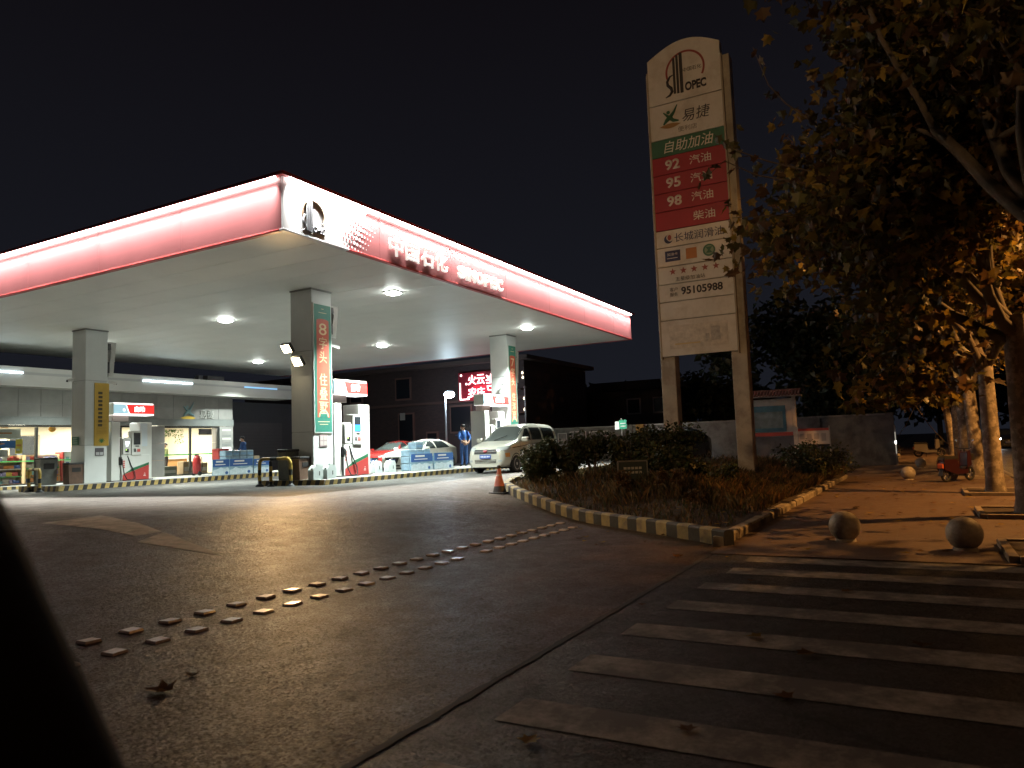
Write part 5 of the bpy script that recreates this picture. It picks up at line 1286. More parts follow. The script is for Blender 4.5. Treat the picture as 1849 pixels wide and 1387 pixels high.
class Car:
    """front at x=0, rear at x=L, y across, z up"""
    def __init__(s, L, W, z0, top, belt, plan, roofw=.80, n=3.2):
        s.L, s.W, s.z0, s.top, s.belt, s.plan, s.roofw, s.n = L, W, z0, top, belt, plan, roofw, n
    def zt(s, x): return crm(*s.top, x)
    def zb(s, x): return min(crm(*s.belt, x), s.zt(x) - .05)
    def wp(s, x): return s.W * crm(*s.plan, x)
    def hw(s, x, z):
        zb, zt, w_ = s.zb(x), s.zt(x), s.wp(x)
        if z <= zb:
            q = (zb - z) / max(.1, zb - s.z0); return w_ * (.965 + .035 * math.sin(math.pi * min(1, q * 1.15)) - .06 * max(0, q - .75) / .25)
        t = min(1, (z - zb) / (zt - zb)); k = min(1, (zt - zb) / .45)
        return w_ * .965 * (1 - t ** s.n) ** (1 / s.n) * (1 - (1 - s.roofw) * t * k)
    def inside(s, x, y, z): return 0 <= x <= s.L and s.z0 <= z < s.zt(x) and abs(y) < s.hw(x, z)
    def front(s, y, z):
        a, b_ = 0.0, s.L * .5
        if s.inside(1e-4, y, z): return 0.0
        for _ in range(30):
            m = (a + b_) / 2
            if s.inside(m, y, z): b_ = m
            else: a = m
        return b_
    def body(s, N=56):
        xs = sorted(set([0, .02, .05, .1, .16] + [s.L * i / N for i in range(1, N)] + [s.L - .16, s.L - .1, s.L - .05, s.L - .02, s.L]))
        mb = MB(); rings = []
        for x in xs:
            zb, zt = s.zb(x), s.zt(x); half = [(0, s.z0)]
            for k in range(7): z = lerp(s.z0, zb, k / 6); half.append((s.hw(x, z), z))
            for k in range(1, 11):
                th = math.pi / 2 * k / 10; t = math.sin(th) ** (2 / s.n); z = lerp(zb, zt, t); half.append((s.hw(x, z - 1e-6) if k < 10 else 0, z))
            rings.append([(x, y, z) for y, z in half] + [(x, -y, z) for y, z in reversed(half[1:-1])])
        m = len(rings[0]); vs = [v for r in rings for v in r]
        mb.add(vs, [(i * m + k, i * m + (k + 1) % m, (i + 1) * m + (k + 1) % m, (i + 1) * m + k) for i in range(len(rings) - 1) for k in range(m)], 0, True)
        mb.add(rings[0], [tuple(range(m))]); mb.add(rings[-1], [tuple(range(m - 1, -1, -1))])
        return mb
    def patch(s, q, axis, off=.006, nu=10, nv=6, side=1, mb=None):
        """q: four corners in (a,b): side -> (x,z); front -> (y,z)"""
        mb = mb or MB(); vs = []
        for j in range(nv + 1):
            for i in range(nu + 1):
                u, v = i / nu, j / nv
                a = lerp(lerp(q[0][0], q[1][0], u), lerp(q[3][0], q[2][0], u), v); b_ = lerp(lerp(q[0][1], q[1][1], u), lerp(q[3][1], q[2][1], u), v)
                if axis == 'side': vs.append((a, side * (s.hw(a, b_) + off), b_))
                else: vs.append((s.front(a, b_) - off, a, b_))
        return mb.add(vs, [(j * (nu + 1) + i, j * (nu + 1) + i + 1, (j + 1) * (nu + 1) + i + 1, (j + 1) * (nu + 1) + i) for j in range(nv) for i in range(nu)], 0, True)
    def arch(s, xc, zc, r, side):
        mb = MB(); vs = [(xc, side * (s.hw(xc, zc) + .004), zc)]
        for k in range(25):
            a = 2 * math.pi * k / 24; x, z = xc + r * math.cos(a), max(s.z0 + .01, zc + r * math.sin(a)); vs.append((x, side * (s.hw(x, z) + .004), z))
        return mb.add(vs, [(0, k, k + 1) for k in range(1, 25)])
M_tyre = mat('tyre', (0.02, 0.02, 0.02), 0.8); M_rim = mat('alloy_rim', (0.42, 0.40, 0.37), 0.35, 0.6); M_archm = mat('arch_black', (0.012, 0.012, 0.012), 0.8)
M_cglass = mat('car_glass', (0.03, 0.036, 0.036), 0.06, spec=0.7); M_wshield = mat('windscreen', (0.085, 0.10, 0.095), 0.08, spec=0.9)
M_chrome = mat('chrome', (0.6, 0.6, 0.58), 0.18, 0.9); M_hl = mat('headlight_glass', (0.5, 0.52, 0.5), 0.1, 0.3); M_plate = mat('plate_blue', (0.02, 0.07, 0.30), 0.4)
M_amber = mat('indicator_amber', (0.6, 0.25, 0.06), 0.3); M_grl = mat('grille_black', (0.014, 0.014, 0.014), 0.5)
def wheels(car, t, xf, xr, r, W):
    for x in (xf, xr):
        for s_ in (-1, 1):
            car.arch(x, r, r + .07, s_).build('wheel_arch', M_archm, t)
            w_ = thing('wheel', None, None, (x, s_ * (W - .09), r)); w_.parent = t
            MB().lathe([(r * .62, -.10), (r * .94, -.10), (r, -.06), (r, .06), (r * .94, .105), (r * .64, .105)], 28, 0, (0, 0, 0), 'y').build('tyre', M_tyre, w_)
            rm = MB().lathe([(r * .66, -.09), (r * .66, .07)], 24, 0, (0, 0, 0), 'y'); rm.build('rim_barrel', M_archm, w_)
            for k in range(8):
                a = 2 * math.pi * k / 8; T = Matrix.Rotation(a, 3, 'Y')
                q = [T @ Vector((u, s_ * .098, v)) for u, v in ((.02, -.035), (r * .62, -.05), (r * .62, .05), (.02, .035))]
                MB().add(q, [(0, 1, 2, 3)]).build('spoke', M_rim, w_)
            MB().disc((0, s_ * .104, 0), r * .17, 'y', 14).build('hub_cap', M_rim, w_)
            rim = MB(); vs = []
            for k in range(28):
                a = 2 * math.pi * k / 28
                for rr in (r * .60, r * .67): vs.append((rr * math.cos(a), s_ * .107, rr * math.sin(a)))
            rim.add(vs, [(2 * k, 2 * k + 1, (2 * k + 3) % 56, (2 * k + 2) % 56) for k in range(28)]); rim.build('rim', M_rim, w_)
def mirror(t, x, y, z, s_, paint):
    m = MB().cbox((x, s_ * (y + .14), z), (.13, .24, .17)).build('mirror', paint, t, bev=.04)
    MB().tube([(x + .02, s_ * (y - .03), z - .05), (x, s_ * (y + .06), z - .05)], .03, 6).build('mirror_stalk', M_grl, m)
def plate(t, x, z, w_=.44):
    p = MB().box(x - .02, x, -w_ / 2, w_ / 2, z, z + .14).build('number_plate', M_plate, t)
    for k in range(6): MB().box(x - .024, x - .019, -w_ * .42 + k * w_ * .145, -w_ * .42 + k * w_ * .145 + .035, z + .04, z + .10).build('plate_mark', M_letw, p)

def make_van(loc, rz, label):
    paint = mat('van_paint', (0.52, 0.50, 0.42), 0.28, 0.25, coat=.5)
    t = thing('van', label, 'van', loc, rz)
    c = Car(4.35, .82, .22, ([0, .04, .25, .85, 1.02, 1.9, 2.6, 4.0, 4.28, 4.35], [.66, .84, .97, 1.10, 1.16, 1.70, 1.76, 1.75, 1.70, 1.60]),
            ([0, .5, 1.1, 2, 4.35], [.62, .92, 1.02, 1.06, 1.08]), ([0, .05, .15, .45, 1.2, 3.6, 4.2, 4.35], [.70, .82, .91, .98, 1, 1, .97, .90]), roofw=.84, n=4)
    c.body().build('body', paint, t)
    c.patch([(-.66, 1.13), (.66, 1.13), (.58, 1.645), (-.58, 1.645)], 'front', .008, 14, 8).build('windscreen', M_wshield, t)
    for s_ in (-1, 1):
        for q in (((1.28, 1.13), (1.98, 1.13), (1.98, 1.58), (1.80, 1.55)), ((2.10, 1.14), (2.92, 1.15), (2.90, 1.60), (2.12, 1.60)), ((3.04, 1.15), (4.05, 1.17), (3.98, 1.58), (3.03, 1.60))):
            c.patch(q, 'side', .005, 10, 6, s_).build('side_window', M_cglass, t)
        c.patch(((.55, .86), (2.6, 1.00), (2.6, 1.02), (.55, .89)), 'side', .006, 14, 1, s_).build('crease_line', M_chrome, t)
        c.patch(((2.6, 1.00), (4.2, .98), (4.2, 1.0), (2.6, 1.02)), 'side', .006, 10, 1, s_).build('crease_line', M_chrome, t)
        for x in (1.12, 2.04, 2.98): c.patch(((x, .40), (x + .012, .40), (x + .012, 1.12), (x, 1.12)), 'side', .003, 1, 8, s_).build('door_gap', M_grl, t)
        for x in (1.85, 2.2): MB().cbox((x, s_ * (c.hw(x, .98) + .015), .97), (.2, .03, .035)).build('door_handle', paint, t, bev=.01)
        c.patch(((s_ * .46, .78), (s_ * .76, .80), (s_ * .775, .93), (s_ * .42, .90)), 'front', .008, 8, 4).build('headlight', M_hl, t)
        c.patch(((.10, .78), (.50, .86), (.46, .95), (.12, .90)), 'side', .007, 6, 3, s_).build('headlight', M_hl, t)
        c.patch(((.13, .56), (.36, .56), (.36, .70), (.13, .70)), 'side', .007, 3, 3, s_).build('side_indicator', M_amber, t)
        c.patch(((s_ * .52, .40), (s_ * .66, .40), (s_ * .66, .47), (s_ * .52, .47)), 'front', .008, 3, 3).build('fog_light', M_hl, t)
        mirror(t, 1.22, .80, 1.16, s_, paint)
    c.patch(((-.46, .68), (.46, .68), (.44, .84), (-.44, .84)), 'front', .007, 12, 4).build('grille', M_grl, t)
    c.patch(((-.46, .75), (.46, .75), (.46, .785), (-.46, .785)), 'front', .014, 12, 1).build('grille_bar', M_chrome, t)
    c.patch(((-.42, .36), (.42, .36), (.44, .48), (-.44, .48)), 'front', .007, 10, 3).build('lower_grille', M_grl, t)
    for z in (.39, .44): c.patch(((-.42, z), (.42, z), (.42, z + .015), (-.42, z + .015)), 'front', .012, 10, 1).build('grille_slat', paint, t)
    lettering('badge', 'W', mat('badge_red', (0.32, 0.04, 0.05), 0.35), (c.front(0, .76) - .03, 0, .765), FACE_X, fit=(.17, .11), ext=.01, parent=t, bold=.02)
    plate(t, c.front(.2, .55) - .01, .52)
    MB().tube([(.95, .18, 1.15), (1.25, -.2, 1.32)], .010, 5).build('wiper', M_grl, t)
    wheels(c, t, .78, 3.45, .31, .82)
    MB().box(.3, 4.1, -.7, .7, .16, .24).build('underbody', M_archm, t)
    return t
def make_hatch(loc, rz, label, paint, h=1.46, sub=0):
    t = thing('car', label, 'car', loc, rz); k = h / 1.46
    c = Car(4.1, .86, .17, ([0, .04, .2, .95, 1.25, 2.0, 2.6, 3.4, 3.9, 4.05, 4.1], [q * k for q in (.58, .70, .80, .96, 1.04, 1.38, 1.46, 1.40, 1.12, 1.02, .9)]),
            ([0, .5, 1.2, 2.5, 4.1], [q * k for q in (.56, .82, .90, .94, .99)]), ([0, .05, .15, .45, 1.2, 3.3, 3.9, 4.1], [.62, .76, .87, .97, 1, 1, .93, .82]), roofw=.72, n=3.0)
    c.body().build('body', paint, t)
    c.patch(((-.64, .985 * k), (.64, .985 * k), (.50, 1.38 * k), (-.50, 1.38 * k)), 'front', .008, 14, 8).build('windscreen', M_wshield, t)
    for s_ in (-1, 1):
        c.patch(((1.42, 1.00 * k), (2.25, 1.00 * k), (2.25, 1.36 * k), (2.02, 1.33 * k)), 'side', .005, 8, 6, s_).build('side_window', M_cglass, t)
        c.patch(((2.33, 1.00 * k), (3.35, 1.04 * k), (3.10, 1.34 * k), (2.33, 1.36 * k)), 'side', .005, 8, 6, s_).build('side_window', M_cglass, t)
        for x in (1.3, 2.28, 3.1): c.patch(((x, .35), (x + .012, .35), (x + .012, .95 * k), (x, .95 * k)), 'side', .003, 1, 8, s_).build('door_gap', M_grl, t)
        for x in (2.05, 3.0): MB().cbox((x, s_ * (c.hw(x, .86) + .012), .86 * k), (.2, .03, .035)).build('door_handle', paint, t, bev=.01)
        c.patch(((s_ * .44, .64 * k), (s_ * .74, .67 * k), (s_ * .76, .76 * k), (s_ * .40, .70 * k)), 'front', .008, 8, 4).build('headlight', M_hl, t)
        c.patch(((.14, .62), (.46, .70), (.40, .78), (.16, .73)), 'side', .007, 5, 3, s_).build('headlight', M_hl, t)
        c.patch(((s_ * .50, .28), (s_ * .66, .28), (s_ * .66, .35), (s_ * .50, .35)), 'front', .008, 3, 3).build('fog_light', M_hl, t)
        mirror(t, 1.42, .82, 1.0 * k, s_, paint)
    c.patch(((-.30, .36), (.30, .36), (.46, .66), (-.46, .66)), 'front', .007, 12, 5).build('grille', M_grl, t)
    c.patch(((-.30, .345), (.30, .345), (.30, .36), (-.30, .36)), 'front', .012, 8, 1).build('grille_trim', M_chrome, t)
    c.patch(((-.50, .22), (.50, .22), (.46, .30), (-.46, .30)), 'front', .007, 10, 3).build('lower_grille', M_grl, t)
    MB().disc((c.front(0, .6) - .02, 0, .60), .07, 'x', 14, r2=.05).build('badge', M_chrome, t)
    plate(t, c.front(.2, .45) - .012, .42)
    wheels(c, t, .80, 3.35, .31, .86)
    MB().box(.3, 3.9, -.72, .72, .13, .2).build('underbody', M_archm, t)
    return t
van = make_van((22.25, 13.42, gz(0, 13.7)), R_(0), 'silver beige minivan standing at the pump island')
P_white = mat('paint_white', (0.68, 0.66, 0.58), 0.25, coat=.6); P_redc = mat('paint_red', (0.42, 0.035, 0.03), 0.25, coat=.6); P_blk = mat('paint_black', (0.02, 0.018, 0.018), 0.25, coat=.6)
make_hatch((27.1, 21.35, gz(0, 21.4)), R_(-3), 'white hatchback parked behind the water packs', P_white)
make_hatch((29.3, 24.4, gz(0, 24.4)), R_(4), 'red car half hidden behind the white hatchback', P_redc, 1.5)
dk = make_hatch((29.6, 9.6, gz(0, 9.6)), R_(-8), 'dark car mostly hidden behind the tallest bush', P_blk, 1.62)
fc = make_hatch((66.0, -5.6, -.1), R_(0), 'oncoming far car with one dazzling headlamp on the street', P_blk, 1.5)
for y in (.60,):
    MB().lathe([(.05, -.09), (.16, -.05), (.16, 0)], 14, 0, (.1, y, .68), 'x').build('lit_headlamp', mat('headlamp_lit', (0.95, 0.97, 1.0), emit=60), fc)

# ------------------------------------------------------------------ scooters on the pavement
def scooter(loc, rz, label, paint):
    t = thing('electric_scooter', label, 'scooter', loc, rz, group='scooters on the pavement'); bl = M_rub
    for x, nm in ((.55, 'front_wheel'), (-.55, 'rear_wheel')):
        w_ = thing(nm, None, None, (x, 0, .23)); w_.parent = t
        tr = MB(); vs = []
        for k in range(24):
            a = 2 * math.pi * k / 24
            for q in range(8):
                b_ = 2 * math.pi * q / 8; rr = .19 + .04 * math.cos(b_); vs.append((rr * math.cos(a), .04 * math.sin(b_), rr * math.sin(a)))
        tr.add(vs, [(k * 8 + q, k * 8 + (q + 1) % 8, ((k + 1) % 24) * 8 + (q + 1) % 8, ((k + 1) % 24) * 8 + q) for k in range(24) for q in range(8)], 0, True).build('tyre', M_tyre, w_)
        for k in range(6):
            a = math.pi * k / 3; MB().tube([(0, 0, 0), (.16 * math.cos(a), 0, .16 * math.sin(a))], .012, 5).build('spoke', M_rim, w_)
    MB().tube([(.55, 0, .23), (.47, 0, .6), (.38, 0, .98)], [.03, .035, .03], 8).build('fork', bl, t)
    hb = MB().tube([(.36, -.30, 1.04), (.40, -.16, 1.0), (.40, .16, 1.0), (.36, .30, 1.04)], .016, 8).build('handlebar', bl, t)
    for s_ in (-1, 1):
        MB().tube([(.38, s_ * .22, 1.02), (.44, s_ * .30, 1.22)], .008, 5).build('mirror_stem', bl, hb); MB().cbox((.44, s_ * .31, 1.26), (.02, .10, .07)).build('mirror_glass', M_chrome, hb, bev=.01)
    MB().prism([(.30, .45), (.46, .52), (.44, .92), (.34, .90)], -.16, .16, 'y').build('leg_shield', paint, t, bev=.03)
    MB().cbox((.53, 0, .74), (.24, .30, .20)).build('basket', bl, t, bev=.01)
    MB().prism([(-.15, .26), (.32, .26), (.32, .36), (-.15, .36)], -.14, .14, 'y').build('footboard', paint, t, bev=.02)
    MB().prism([(-.72, .42), (-.15, .26), (-.12, .40), (-.16, .66), (-.70, .66)], -.15, .15, 'y').build('rear_body', paint, t, bev=.04)
    MB().prism([(-.72, .665), (-.10, .665), (-.14, .76), (-.66, .78)], -.14, .14, 'y').build('saddle', bl, t, bev=.03)
    MB().cbox((-.76, 0, .50), (.05, .2, .14)).build('tail_light', mat('tail_orange', (0.75, 0.16, 0.05), 0.35), t, bev=.01)
    MB().prism([(-.80, .2), (-.72, .2), (-.62, .42), (-.72, .44)], -.08, .08, 'y').build('mudguard', bl, t)
    MB().tube([(-.1, .12, .3), (-.14, .26, .0)], .014, 6).build('stand', bl, t)
    return t
P_sc = mat('scooter_red', (0.032, 0.008, 0.010), 0.35)
scooter((24.2, -.80, .006), R_(-38), 'dark red electric scooter parked between the plane trees', P_sc).scale = (.88, .8, .9)
scooter((46.5, -.3, .02), R_(-80), 'far grey scooter parked on the pavement', mat('scooter_grey', (0.2, 0.19, 0.18), 0.4))
# the black pillar of the vehicle the picture is taken from, close by on the left
t = thing('vehicle_pillar', 'black curved vehicle pillar close by at the lower left edge', 'vehicle pillar', (-.0, .35, 0))
M_pillar = mat('pillar_black', (0.006, 0.0055, 0.0055), 0.9, spec=0.1)
ctr = [(0.181, 0.878, 1.612), (0.236, 0.753, 1.452), (0.243, 0.718, 1.385), (0.258, 0.698, 1.33), (0.272, 0.68, 1.276), (0.285, 0.665, 1.226), (0.298, 0.651, 1.173), (0.331, 0.618, 1.042), (0.451, 0.468, 0.542), (0.59, 0.31, 0.0)]
MB().tube([(x - .0, y - .35, z) for x, y, z in ctr], [.085, .105, .11, .11, .11, .112, .114, .118, .125, .13], 24).build('pillar_trim', M_pillar, t)
MB().cbox((.59, -.04, .04), (.4, .4, .1)).build('door_sill', M_pillar, t, bev=.03)

# =================================================================== PEOPLE
M_skin = mat('skin', (0.52, 0.31, 0.21), 0.55); M_hair = mat('hair_black', (0.012, 0.010, 0.010), 0.6); M_shoe = mat('shoe_dark', (0.03, 0.028, 0.03), 0.6); M_mask = mat('face_mask', (0.62, 0.68, 0.72), 0.7)
def person(loc, rz, label, top, trousers, arms, lean=0.0, mask=True, long_hair=False, cat='person', legs=None):
    """faces local +X; arms: elbow, wrist, palm for the +Y side and the -Y side"""
    t = thing('person', label, cat, loc, rz)
    V = []; E_ = []; Rd = []; tagp = []
    def add(p, r, par, g):
        x, y, z = p
        if z > .95: x += lean * (z - .95)
        V.append((x, y, z)); Rd.append(r if hasattr(r, '__len__') else (r, r)); tagp.append(g)
        if par is not None: E_.append((par, len(V) - 1))
        return len(V) - 1
    pel = add((0, 0, .95), (.135, .165), None, 'l'); sp1 = add((0, 0, 1.10), (.115, .15), pel, 't'); ch = add((.01, 0, 1.30), (.125, .175), sp1, 't'); nb = add((0, 0, 1.43), (.085, .12), ch, 't')
    nk = add((.005, 0, 1.50), .055, nb, 's'); jaw = add((.03, 0, 1.565), (.075, .068), nk, 's'); hd = add((.02, 0, 1.645), (.098, .082), jaw, 's'); add((.01, 0, 1.71), (.07, .062), hd, 's')
    nose = add((.125, 0, 1.615), .016, hd, 's')
    legs = legs or {1: ((.02, .10, .50), (-.02, .11, .09), (.14, .12, .045)), -1: ((.02, -.10, .50), (-.02, -.11, .09), (.14, -.13, .045))}
    for s_ in (1, -1):
        hp = add((0, s_ * .09, .88), (.105, .10), pel, 'l'); kn = add(legs[s_][0], .068, hp, 'l'); an = add(legs[s_][1], .048, kn, 'l'); add(legs[s_][2], (.045, .04), an, 'f')
        shd = add((0, s_ * .185, 1.405), .072, nb, 't'); el = add(arms[s_][0], .048, shd, 't'); wr = add(arms[s_][1], .032, el, 's'); pm = add(arms[s_][2], (.022, .038), wr, 's')
        d = Vector(arms[s_][2]) - Vector(arms[s_][1]); d.normalize(); sd = d.cross(Vector((1, 0, 0))); sd = sd.normalized() if sd.length > .2 else Vector((0, 1, 0))
        for k in range(4):
            b0 = Vector(arms[s_][2]) + d * .03 + sd * (.022 * (k - 1.5)); f1 = add(tuple(b0), .010, pm, 's'); f2 = add(tuple(b0 + d * (.035 + .006 * (k in (1, 2)))), .009, f1, 's'); add(tuple(b0 + d * (.06 + .008 * (k in (1, 2))) + Vector((.012, 0, -.01))), .008, f2, 's')
        th = add(tuple(Vector(arms[s_][1]) + d * .035 + sd * .045), .011, wr, 's'); add(tuple(Vector(arms[s_][1]) + d * .075 + sd * .055), .009, th, 's')
    me = bpy.data.meshes.new('body'); me.from_pydata(V, E_, []); me.update()
    o = bpy.data.objects.new('body', me); col.objects.link(o)
    md = o.modifiers.new('skin', 'SKIN'); md.use_smooth_shade = True; md.branch_smoothing = .3
    for i, sv in enumerate(me.skin_vertices[0].data): sv.radius = Rd[i]; sv.use_root = (i == 0)
    sb = o.modifiers.new('sub', 'SUBSURF'); sb.levels = 2; sb.render_levels = 2
    dg = bpy.context.evaluated_depsgraph_get(); nm = bpy.data.meshes.new_from_object(o.evaluated_get(dg))
    bpy.data.objects.remove(o); nm.name = 'body'
    nm.materials.clear()
    for m in (M_skin, top, trousers, M_shoe): nm.materials.append(m)
    segs = [(Vector(V[a]), Vector(V[b_]), tagp[b_]) for a, b_ in E_]
    def near(p):
        best = (9, 's')
        for a, b_, g in segs:
            ab = b_ - a; u = max(0, min(1, (p - a).dot(ab) / max(1e-9, ab.dot(ab)))); q = (p - a - ab * u).length
            if q < best[0]: best = (q, g, u)
        return best
    for f in nm.polygons:
        _, g, *u = near(f.center); f.use_smooth = True
        f.material_index = {'s': 0, 't': 1, 'l': 2, 'f': 3}[g]
        if g == 's' and f.center.z < 1.45 and u and u[0] < .55 and any((f.center - Vector(arms[k][0])).length < .22 for k in arms): f.material_index = 1
        if g == 's' and f.center.z > 1.42 and f.center.z < 1.475: f.material_index = 1
        if f.center.z < .06: f.material_index = 3
    b = bpy.data.objects.new('body', nm); col.objects.link(b); b.parent = t
    hx = lean * .69
    hr = MB(); vs = []
    for j in range(9):
        ph = math.pi / 2 - j * math.pi / 2 / 8 * 1.28
        for i in range(20):
            a = 2 * math.pi * i / 20; back = .5 - .5 * math.cos(a); p_ = max(ph, lerp(.38, -.35 if not long_hair else -.9, back)) if ph < .38 else ph
            vs.append((.005 + hx + .112 * math.cos(a) * math.cos(p_) - .008, .098 * math.sin(a) * math.cos(p_), 1.645 + .112 * math.sin(p_) * (1.0 if p_ > 0 or not long_hair else 1.5)))
    hr.add(vs, [(j * 20 + i, j * 20 + (i + 1) % 20, (j + 1) * 20 + (i + 1) % 20, (j + 1) * 20 + i) for j in range(8) for i in range(20)], 0, True).build('hair', M_hair, t)
    for s_ in (1, -1):
        MB().lathe([(.008, -.012), (.028, -.006), (.028, .006), (.008, .012)], 10, 0, (.015 + hx, s_ * .092, 1.615), 'y').build('ear', M_skin, t)
        MB().lathe([(.004, -.004), (.011, 0), (.004, .004)], 8, 0, (.107 + hx, s_ * .034, 1.642), 'x').build('eye', M_hair, t)
    if mask:
        mk_ = MB(); vs = []
        for j in range(5):
            for i in range(9):
                a = R_(-70 + 140 * i / 8); z = 1.535 + .085 * j / 4; vs.append((.025 + hx + .108 * math.cos(a) + (.012 if i == 4 else 0), .09 * math.sin(a), z))
        mk_.add(vs, [(j * 9 + i, j * 9 + i + 1, (j + 1) * 9 + i + 1, (j + 1) * 9 + i) for j in range(4) for i in range(8)], 0, True).build('face_mask', M_mask, t)
    else: MB().box(.098 + hx, .104 + hx, -.025, .025, 1.565, 1.575).build('mouth', mat('lips', (0.35, 0.14, 0.12), 0.5), t)
    return t
U_blue = mat('uniform_blue', (0.035, 0.13, 0.42), 0.75, var=0.2, vs=9, bump=.2, bs=18); U_blue2 = mat('uniform_navy', (0.03, 0.09, 0.27), 0.75, var=.2, vs=9)
arms_back = {1: ((-.10, .27, 1.17), (-.17, .12, 1.00), (-.19, .035, .965)), -1: ((-.10, -.27, 1.17), (-.18, -.13, .99), (-.20, -.045, .95))}
arms_down = {1: ((.02, .25, 1.13), (.12, .24, .90), (.15, .235, .82)), -1: ((.02, -.25, 1.13), (.12, -.24, .90), (.15, -.235, .82))}
arms_fwd = {1: ((.06, .25, 1.15), (.28, .17, 1.08), (.36, .14, 1.07)), -1: ((.06, -.25, 1.15), (.28, -.17, 1.08), (.36, -.14, 1.07))}
person((25.75, 16.55, Z1), R_(62), 'man in blue work clothes and mask with hands behind his back', U_blue, U_blue2, arms_back, .03)
person((25.1, 28.75, Z2), R_(115), 'dark-haired person in a blue jacket behind the stacked water packs', U_blue2, U_blue2, arms_fwd, .12)
person((25.75, 35.5, ZF), R_(165), 'shop worker in a pale green shirt seen through the right window', mat('shirt_green', (0.34, 0.38, 0.16), 0.7), M_shoe, arms_fwd, .04, mask=False)
person((20.62, 34.75, ZF), R_(-60), 'dark-haired person in a white top beside the red and white cabinet', mat('shirt_white', (0.6, 0.58, 0.5), 0.7), M_shoe, arms_down, .0, mask=False, long_hair=True)

# =================================================================== PLANTS
def leafmat(name, c, var=.45, tr=.45):
    m = bpy.data.materials.new(name); m.use_nodes = True; n = m.node_tree.nodes; l = m.node_tree.links; n.remove(n['Principled BSDF'])
    gi = n.new('ShaderNodeNewGeometry'); r = n.new('ShaderNodeValToRGB')
    r.color_ramp.elements[0].color = (*[x * (1 - var) for x in c], 1); r.color_ramp.elements[1].color = (*[min(1, x * (1 + var)) for x in c], 1)
    l.new(gi.outputs['Random Per Island'], r.inputs[0])
    d = n.new('ShaderNodeBsdfDiffuse'); t_ = n.new('ShaderNodeBsdfTranslucent'); g_ = n.new('ShaderNodeBsdfGlossy'); g_.inputs['Roughness'].default_value = .45; g_.inputs[0].default_value = (.5, .5, .5, 1)
    l.new(r.outputs[0], d.inputs[0]); l.new(r.outputs[0], t_.inputs[0])
    a = n.new('ShaderNodeMixShader'); a.inputs[0].default_value = tr; l.new(d.outputs[0], a.inputs[1]); l.new(t_.outputs[0], a.inputs[2])
    b_ = n.new('ShaderNodeMixShader'); b_.inputs[0].default_value = .05; l.new(a.outputs[0], b_.inputs[1]); l.new(g_.outputs[0], b_.inputs[2])
    l.new(b_.outputs[0], n['Material Output'].inputs[0]); return m
L_pl = [leafmat('plane_leaf_olive', (0.085, 0.075, 0.022)), leafmat('plane_leaf_yellow', (0.24, 0.165, 0.03)), leafmat('plane_leaf_brown', (0.105, 0.060, 0.026))]
L_dark = [leafmat('dark_leaf', (0.022, 0.034, 0.016)), leafmat('dark_leaf_b', (0.035, 0.042, 0.018))]
L_bush = [leafmat('shrub_leaf', (0.035, 0.050, 0.020), tr=.15), leafmat('shrub_leaf_b', (0.055, 0.055, 0.022), tr=.15)]
L_dry = [leafmat('dry_leaf', (0.16, 0.085, 0.035)), leafmat('dry_leaf_b', (0.11, 0.07, 0.03))]
M_bark = mat('plane_bark', (0.20, 0.165, 0.125), 0.85, var=.35, vs=7, c2=(0.36, 0.31, 0.25), c2s=5, c2t=(.48, .58), bump=.3, bs=14)
M_limb = mat('limb_bark', (0.095, 0.075, 0.055), 0.9, var=.35, vs=8, bump=.3, bs=14)
M_twig = mat('twig', (0.10, 0.075, 0.055), 0.85)
# a five-lobed leaf, unit size, lying in XY with the stalk at the origin
LEAF = [(0, 0), (-.22, .10), (-.50, .12), (-.34, .34), (-.44, .62), (-.20, .60), (0, .98), (.20, .60), (.44, .62), (.34, .34), (.50, .12), (.22, .10)]
def put_leaf(mb, p, s_, rng, m, droop=.5, simple=False):
    a = rng.uniform(0, 6.283); b_ = rng.uniform(-1.2, 1.2); c_ = rng.gauss(-droop, .6)
    T = Matrix.Rotation(a, 3, 'Z') @ Matrix.Rotation(c_, 3, 'X') @ Matrix.Rotation(b_, 3, 'Y'); p = Vector(p)
    fold = rng.uniform(.05, .3)
    if simple:
        q = [(0, 0, 0), (-.42, .45, fold), (0, 1, 0), (.42, .45, fold)]
        k = len(mb.v); mb.v += [tuple(p + T @ (Vector(v) * s_)) for v in q]; mb.f.append((k, k + 1, k + 2, k + 3)); mb.mi.append(m); mb.sm.append(False)
    else:
        k = len(mb.v); mb.v += [tuple(p + T @ (Vector((x, y, abs(x) * fold - .15 * y * y)) * s_)) for x, y in LEAF]
        mb.v.append(tuple(p + T @ (Vector((0, .38, -.03)) * s_)))
        n_ = len(LEAF)
        for i in range(n_): mb.f.append((k + i, k + (i + 1) % n_, k + n_)); mb.mi.append(m); mb.sm.append(False)
def grow(rng, p, d, ln, r, depth, segs, tips, spread=.75, up=.12):
    """recursive limbs; collects tubes in segs and twig ends in tips"""
    pts = [p]; rad = [r]; n_ = 4
    for i in range(n_):
        d = (d + Vector((rng.gauss(0, .16), rng.gauss(0, .16), rng.gauss(up, .10)))).normalized()
        p = p + d * (ln / n_); pts.append(p); rad.append(r * (1 - .42 * (i + 1) / n_))
        if depth <= 1: tips.append((p.copy(), d.copy()))
    segs.append((pts, rad, depth))
    if depth == 0: return
    for k in range(rng.choice((2, 3, 3))):
        q = pts[rng.choice((2, 3, 4, 4))]
        nd = (d + Vector((rng.gauss(0, spread), rng.gauss(0, spread), rng.gauss(0, spread * .6)))).normalized()
        grow(rng, q, nd, ln * rng.uniform(.60, .82), rad[-1] * .72, depth - 1, segs, tips, spread, up)
